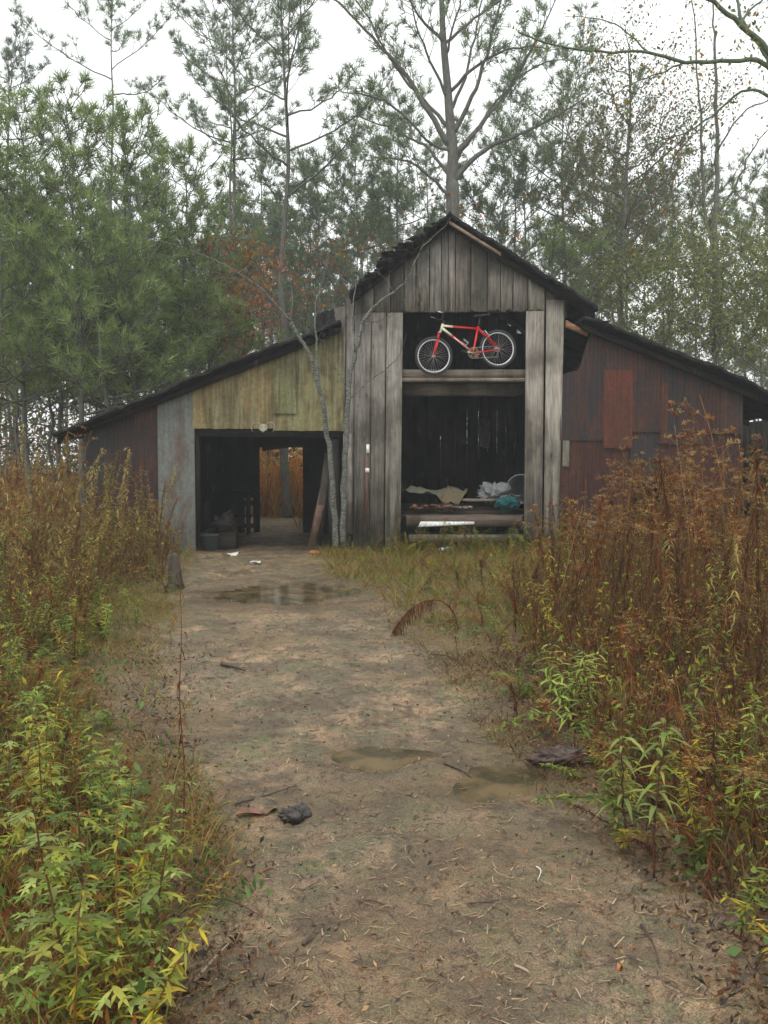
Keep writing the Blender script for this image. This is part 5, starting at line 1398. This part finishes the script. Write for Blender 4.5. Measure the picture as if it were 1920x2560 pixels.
# singled out plants
for (dx, dy, h, kd, lab, rz, pts) in (
    (1410, 1905, .62, 'willow', 'fresh pale-leaved plant standing at the right edge of the path foreground', 0, None),
    (1350, 1830, .45, 'willow', 'smaller pale-leaved plant left of the fresh pale one', 1.0, None),
    (1420, 1800, .25, 'green', 'bright green leaning sprig pointing over the right puddle', 2.0, [(0,0,.02), (-.15,0,.10), (-.32,.0,.14), (-.5,.02,.12)]),
    (1300, 1650, .4, 'green', 'green sprig arching towards the path above the rotten clump', 2.0, [(0,0,.02), (-.15,0,.2), (-.36,0,.24), (-.55,.02,.14)]),
    (1130, 1340, 1.1, 'green', 'upright green-yellow goldenrod at the left of the right thicket', 0, None),
    (1190, 1440, .95, 'yellow', 'yellow leafed stalk leading the right thicket', 0, None),
    (394, 1830, 1.15, 'dead', 'single tall brown stalk at the left edge of the path', 0, 'stalk'),
    (850, 1370, .6, 'bowed', 'bowed brown weed arching over the grass at mid right', 0, [(.62,.2,-.02), (.58,.2,.16), (.46,.1,.31), (.28,.04,.32), (.12,0,.22), (.0,0,.06)]),
    (1370, 1560, .7, 'dead', 'fallen brown frond slanting out of the right thicket', 0, [(.3,0,.28), (.1,0,.2), (-.12,0,.1), (-.25,0,.02)]),
    (420, 1180, .5, 'yellow', 'yellow leafed branch slanting across the tub in the passage', 0, [(-.15,0,.0), (.1,0,.22), (.32,0,.42), (.5,0,.5)])):
    c = gpt(dx, dy)
    if pts == 'stalk':
        g = Geo(); q = cat([(0,0,-.02), (.012,.0,.3), (-.004,0,.62), (.008,0,.9), (.0,0,1.2)], 4); tube(g, q, [.0042 * (1 - .05 * i) for i in range(len(q))], 5, (.15,.06,.03))
        for i in range(46):
            k = random.randrange(2, len(q)) if random.random() < .35 else random.randrange(1, 8); a = rr(0, 6.28)
            leaf(g, q[k], (math.cos(a) * .6, math.sin(a) * .6, rr(-.9, .3)), rr(.03, .07), .007, random.choice(RUST), 1.0, 2)
        o = g.build('dead_weed', M_STALK, None, False); o.location = c; tag(o, lab, 'weed'); continue
    make_weed(kd, h, lab, None, c, [Vector(p) for p in pts] if pts else None, 0)

# ------------------------------------------------------------------ ground cover
def scatter(n, y0, y1, fn, pw=1.0):
    y = y0 + (y1 - y0) * RNG.random(n) ** pw; x = RNG.uniform(-.47, .47, n) * y
    k = fn(x, y) > RNG.random(n); x = x[k]; y = y[k]
    return np.stack([x, y, gz(x, y)], 1)
off = lambda x, y: np.clip(1 - pathmask(x, y) * 1.25, 0, 1) * (y < 15.95)
bare = lambda x, y: np.clip(1 - pathmask(x, y) * 1.05, .0, 1) * (y < 15.95) * np.clip(.35 + 1.6 * fbm(x * 1.1, y * 1.1, 3), .12, 1)
g = Geo()
p = scatter(60000, 2.2, 8, bare, 1.2); blades(g, p, .075, ((.24,.15,.07), (.30,.20,.10), (.18,.10,.05), (.13,.13,.05), (.15,.16,.05)), 1.0, .0028, 1.2)
p = scatter(60000, 7, 15.9, bare, 1.0); blades(g, p, .13, ((.22,.15,.06), (.26,.19,.08), (.16,.12,.05), (.14,.15,.045), (.17,.18,.05)), .8, .006, 1.0)
tag(g.build('grass', M_LEAF), 'low tan and olive grass beside the mud path', 'grass', kind='stuff')
g = Geo()
mid = lambda x, y: ((x > pright(y) + .15) & (y > 9.5)) * 1.0 * np.clip(.5 + 1.2 * fbm(x, y, 3), .1, 1)
p = scatter(24000, 9.5, 15.9, mid); p = p[(fbm(p[:, 0] * 2.2, p[:, 1] * 1.6, 3) > -.12) | (RNG.random(len(p)) < .25)]; blades(g, p, .28, ((.17,.18,.045), (.22,.19,.06), (.14,.17,.04), (.26,.18,.07), (.18,.09,.035), (.22,.12,.05)), .8, .009, .9)
tag(g.build('grass', M_LEAF), 'taller yellow-green grass before the barn platform', 'grass', kind='stuff')
g = Geo()
lm = lambda x, y: (x < pleft(y) + .1) * (y < 11) * np.clip(.3 + 1.6 * fbm(x * 1.3 + 8, y * 1.3, 3), .08, 1)
p = scatter(60000, 3.2, 11, lm); blades(g, p, .15, ((.24,.15,.06), (.28,.19,.08), (.17,.09,.04), (.17,.18,.05), (.14,.17,.05), (.14,.07,.03)), 1.0, .005, 1.3)
tag(g.build('grass', M_LEAF), 'matted tan and olive grass left of the path', 'grass', kind='stuff')
g = Geo()
rm = lambda x, y: (x > pright(y) - .1) * (y < 10) * np.clip(.3 + 1.6 * fbm(x * 1.3 + 18, y * 1.3, 3), .08, 1)
p = scatter(36000, 3.2, 10, rm); blades(g, p, .11, ((.20,.11,.05), (.24,.15,.07), (.13,.065,.035), (.15,.15,.05), (.10,.05,.03)), 1.0, .005, 1.3)
tag(g.build('grass', M_LEAF), 'matted brown grass along the right edge of the path', 'grass', kind='stuff')
# undergrowth leaves inside the thickets
g = Geo()
thick = lambda x, y: np.where(x > 0, (x > xr_weed(y) + .05), (x < xl_weed(y) - .02)) * 1.0
p = scatter(56000, 3.0, 15.8, thick, .9); p[:, 2] += RNG.random(len(p)) ** 1.6 * np.clip(.07 * p[:, 1], .2, .7)
leafcloud(g, p, .05, ((.10,.04,.02), (.13,.055,.025), (.07,.03,.017), (.16,.19,.05), (.34,.29,.07), (.13,.20,.05), (.24,.25,.06), (.18,.10,.04), (.05,.03,.018)), .3, .35)
p = scatter(36000, 3.0, 15.8, thick, .9); blades(g, p, np.clip(.07 * p[:, 1], .2, .75), ((.10,.045,.022), (.15,.085,.04), (.07,.032,.018), (.13,.11,.045)), .35, .006, .4)
tag(g.build('undergrowth', M_STALK), 'tangle of withered leaves and stems under the weeds', 'undergrowth', kind='stuff')
g = Geo()
nearl = lambda x, y: (x < xl_weed(y) + .1) * 1.0
p = scatter(9000, 2.2, 6, nearl, 1.0); p[:, 2] += RNG.random(len(p)) ** 1.5 * .3
leafcloud(g, p, .045, ((.10,.16,.05), (.13,.19,.06), (.20,.10,.04), (.15,.06,.03), (.22,.19,.06)), .0, .4)
p = scatter(9000, 2.2, 6, nearl, 1.0); blades(g, p, .38, ((.13,.17,.05), (.20,.15,.06), (.17,.07,.03)), .5, .005, .7)
tag(g.build('undergrowth', M_LEAF), 'mixed green and brown small growth in the near left corner', 'undergrowth', kind='stuff')
# low broadleaf plants scattered beside the path
g = Geo()
p = scatter(900, 2.4, 15, off, 1.1)
for q in p:
    m_ = random.randint(4, 9); pos = q[None] + np.stack([RNG.normal(0, .04, m_), RNG.normal(0, .04, m_), RNG.uniform(.01, .07, m_)], 1)
    leafcloud(g, pos, .045, ((.09,.15,.05), (.12,.19,.07), (.10,.13,.05)), -.2, .6)
tag(g.build('ground_plants', M_LEAF), 'small green seedlings dotted beside the path', 'seedlings', kind='stuff')
# litter: pine straw, twigs and dead leaves on the mud
g = Geo(); n = 9000
p = scatter(60000, 2.2, 14, lambda x, y: .25 + .5 * off(x, y), 1.4)
a = RNG.uniform(0, 6.283, len(p)); L_ = RNG.uniform(.015, .06, len(p)) * (1 + (p[:, 1] > 5) * .5); w_ = RNG.uniform(.001, .003, len(p)) * (.7 + p[:, 1] * .12)
d = np.stack([np.cos(a), np.sin(a), RNG.normal(0, .12, len(p))], 1) * L_[:, None]; s = np.stack([-np.sin(a), np.cos(a), a * 0], 1) * w_[:, None]
b = p + np.array([0, 0, .006]); up = np.array([0, 0, .002])
V = np.stack([b - s, b + s, b + d + s * .5, b + d - s * .5], 1).reshape(-1, 3)
cc = np.array([(.22,.12,.06), (.30,.19,.10), (.10,.06,.04), (.055,.04,.035), (.18,.09,.05), (.055,.04,.03), (.36,.26,.15)])[RNG.integers(0, 7, len(p))]
g.add(V, np.arange(len(p) * 4).reshape(-1, 4), np.repeat(cc, 4, 0))
p = scatter(16000, 2.2, 14, lambda x, y: .3 + .2 * off(x, y), 1.3); p[:, 2] += .006
leafcloud(g, p, .024, ((.16,.08,.045), (.09,.055,.04), (.055,.04,.032), (.24,.12,.05), (.30,.18,.08)), 0, .5)
p = scatter(40000, 2.3, 8, lambda x, y: np.exp(-((x - np.interp(y, *_xr) - .05) / (.10 + .03 * y)) ** 2) + .7 * np.exp(-((x - pleft(y) + .1) / (.10 + .03 * y)) ** 2), 1.1); p[:, 2] += .005 + .012 * RNG.random(len(p))
leafcloud(g, p, .034, ((.13,.06,.03), (.075,.045,.032), (.045,.032,.026), (.17,.085,.04), (.22,.13,.06)), 0, .4)
tag(g.build('leaf_litter', M_WETSTUFF), 'pine straw, chips and dead leaves strewn over the mud', 'litter', kind='stuff')
# clods
g = Geo()
for q in scatter(2200, 2.3, 12, lambda x, y: pathmask(x, y) * np.clip(.2 + 1.5 * fbm(x * 2, y * 2, 2), 0, 1), 1.2):
    s_ = rr(.003, .009) * (.6 + .16 * q[1]); lump(g, (q[0], q[1], q[2] + s_ * .1), (s_ * rr(1, 2), s_ * rr(.8, 1.4), s_ * .35), random.choice([(.12,.09,.065), (.15,.11,.075), (.08,.06,.045)]), random.randrange(99), .4, 7, 5)
tag(g.build('mud_clods', M_WETSTUFF), 'small dark clods and crumbs of mud on the path', 'mud clods', kind='stuff')

# ------------------------------------------------------------------ haze
g = Geo(); box(g, -112, 112, -13.5, 152, -1.6, 24, (1, 1, 1))
m, nt, out = mat('air_haze'); v = N(nt, 'ShaderNodeVolumePrincipled'); v.inputs['Color'].default_value = (.93, .96, .96, 1); v.inputs['Density'].default_value = .0022; v.inputs['Anisotropy'].default_value = .2
nt.links.new(v.outputs[0], out.inputs['Volume'])
HAZE = True
if HAZE: tag(g.build('haze', m, None, False), 'thin damp haze between the trees', 'haze', kind='stuff')

# ------------------------------------------------------------------ world, sun, camera
SE, SR = math.radians(52), math.radians(200)
w = bpy.data.worlds.new('World'); bpy.context.scene.world = w; w.use_nodes = True; nt = w.node_tree; nt.nodes.clear()
sky = nt.nodes.new('ShaderNodeTexSky'); sky.sky_type = 'NISHITA'; sky.sun_disc = False; sky.sun_elevation = SE; sky.sun_rotation = SR; sky.air_density = 1; sky.dust_density = 4
hs = nt.nodes.new('ShaderNodeHueSaturation'); hs.inputs['Saturation'].default_value = .12; nt.links.new(sky.outputs[0], hs.inputs['Color'])
cl = mixc(nt, .72, hs.outputs[0], (9.4, 9.8, 9.6))
bg = nt.nodes.new('ShaderNodeBackground'); bg.inputs[1].default_value = .11; nt.links.new(cl, bg.inputs[0])
wo = nt.nodes.new('ShaderNodeOutputWorld'); nt.links.new(bg.outputs[0], wo.inputs[0])
sl = bpy.data.lights.new('sun', 'SUN'); sl.energy = .6; sl.angle = math.radians(25); sl.color = (1, .97, .93)
so = bpy.data.objects.new('sun', sl); col_root.objects.link(so)
so.rotation_euler = Vector((math.sin(SR) * math.cos(SE), math.cos(SR) * math.cos(SE), math.sin(SE))).to_track_quat('Z', 'Y').to_euler()
cam = bpy.data.cameras.new('camera'); cam.sensor_fit = 'VERTICAL'; cam.sensor_height = 24; cam.lens = F / 2560 * 24; cam.clip_end = 500; cam.clip_start = .05
co = bpy.data.objects.new('camera', cam); col_root.objects.link(co); co.location = (0, 0, CZ); co.rotation_euler = (math.pi / 2 - PITCH, 0, 0)
sc = bpy.context.scene; sc.camera = co
sc.view_settings.view_transform = 'Standard'; sc.view_settings.look = 'None'; sc.cycles.max_bounces = 6; sc.cycles.diffuse_bounces = 3; sc.cycles.volume_bounces = 0
sc.view_settings.exposure = 0.76; sc.view_settings.gamma = 1
print('weeds', cntw, 'objects', len(bpy.data.objects))
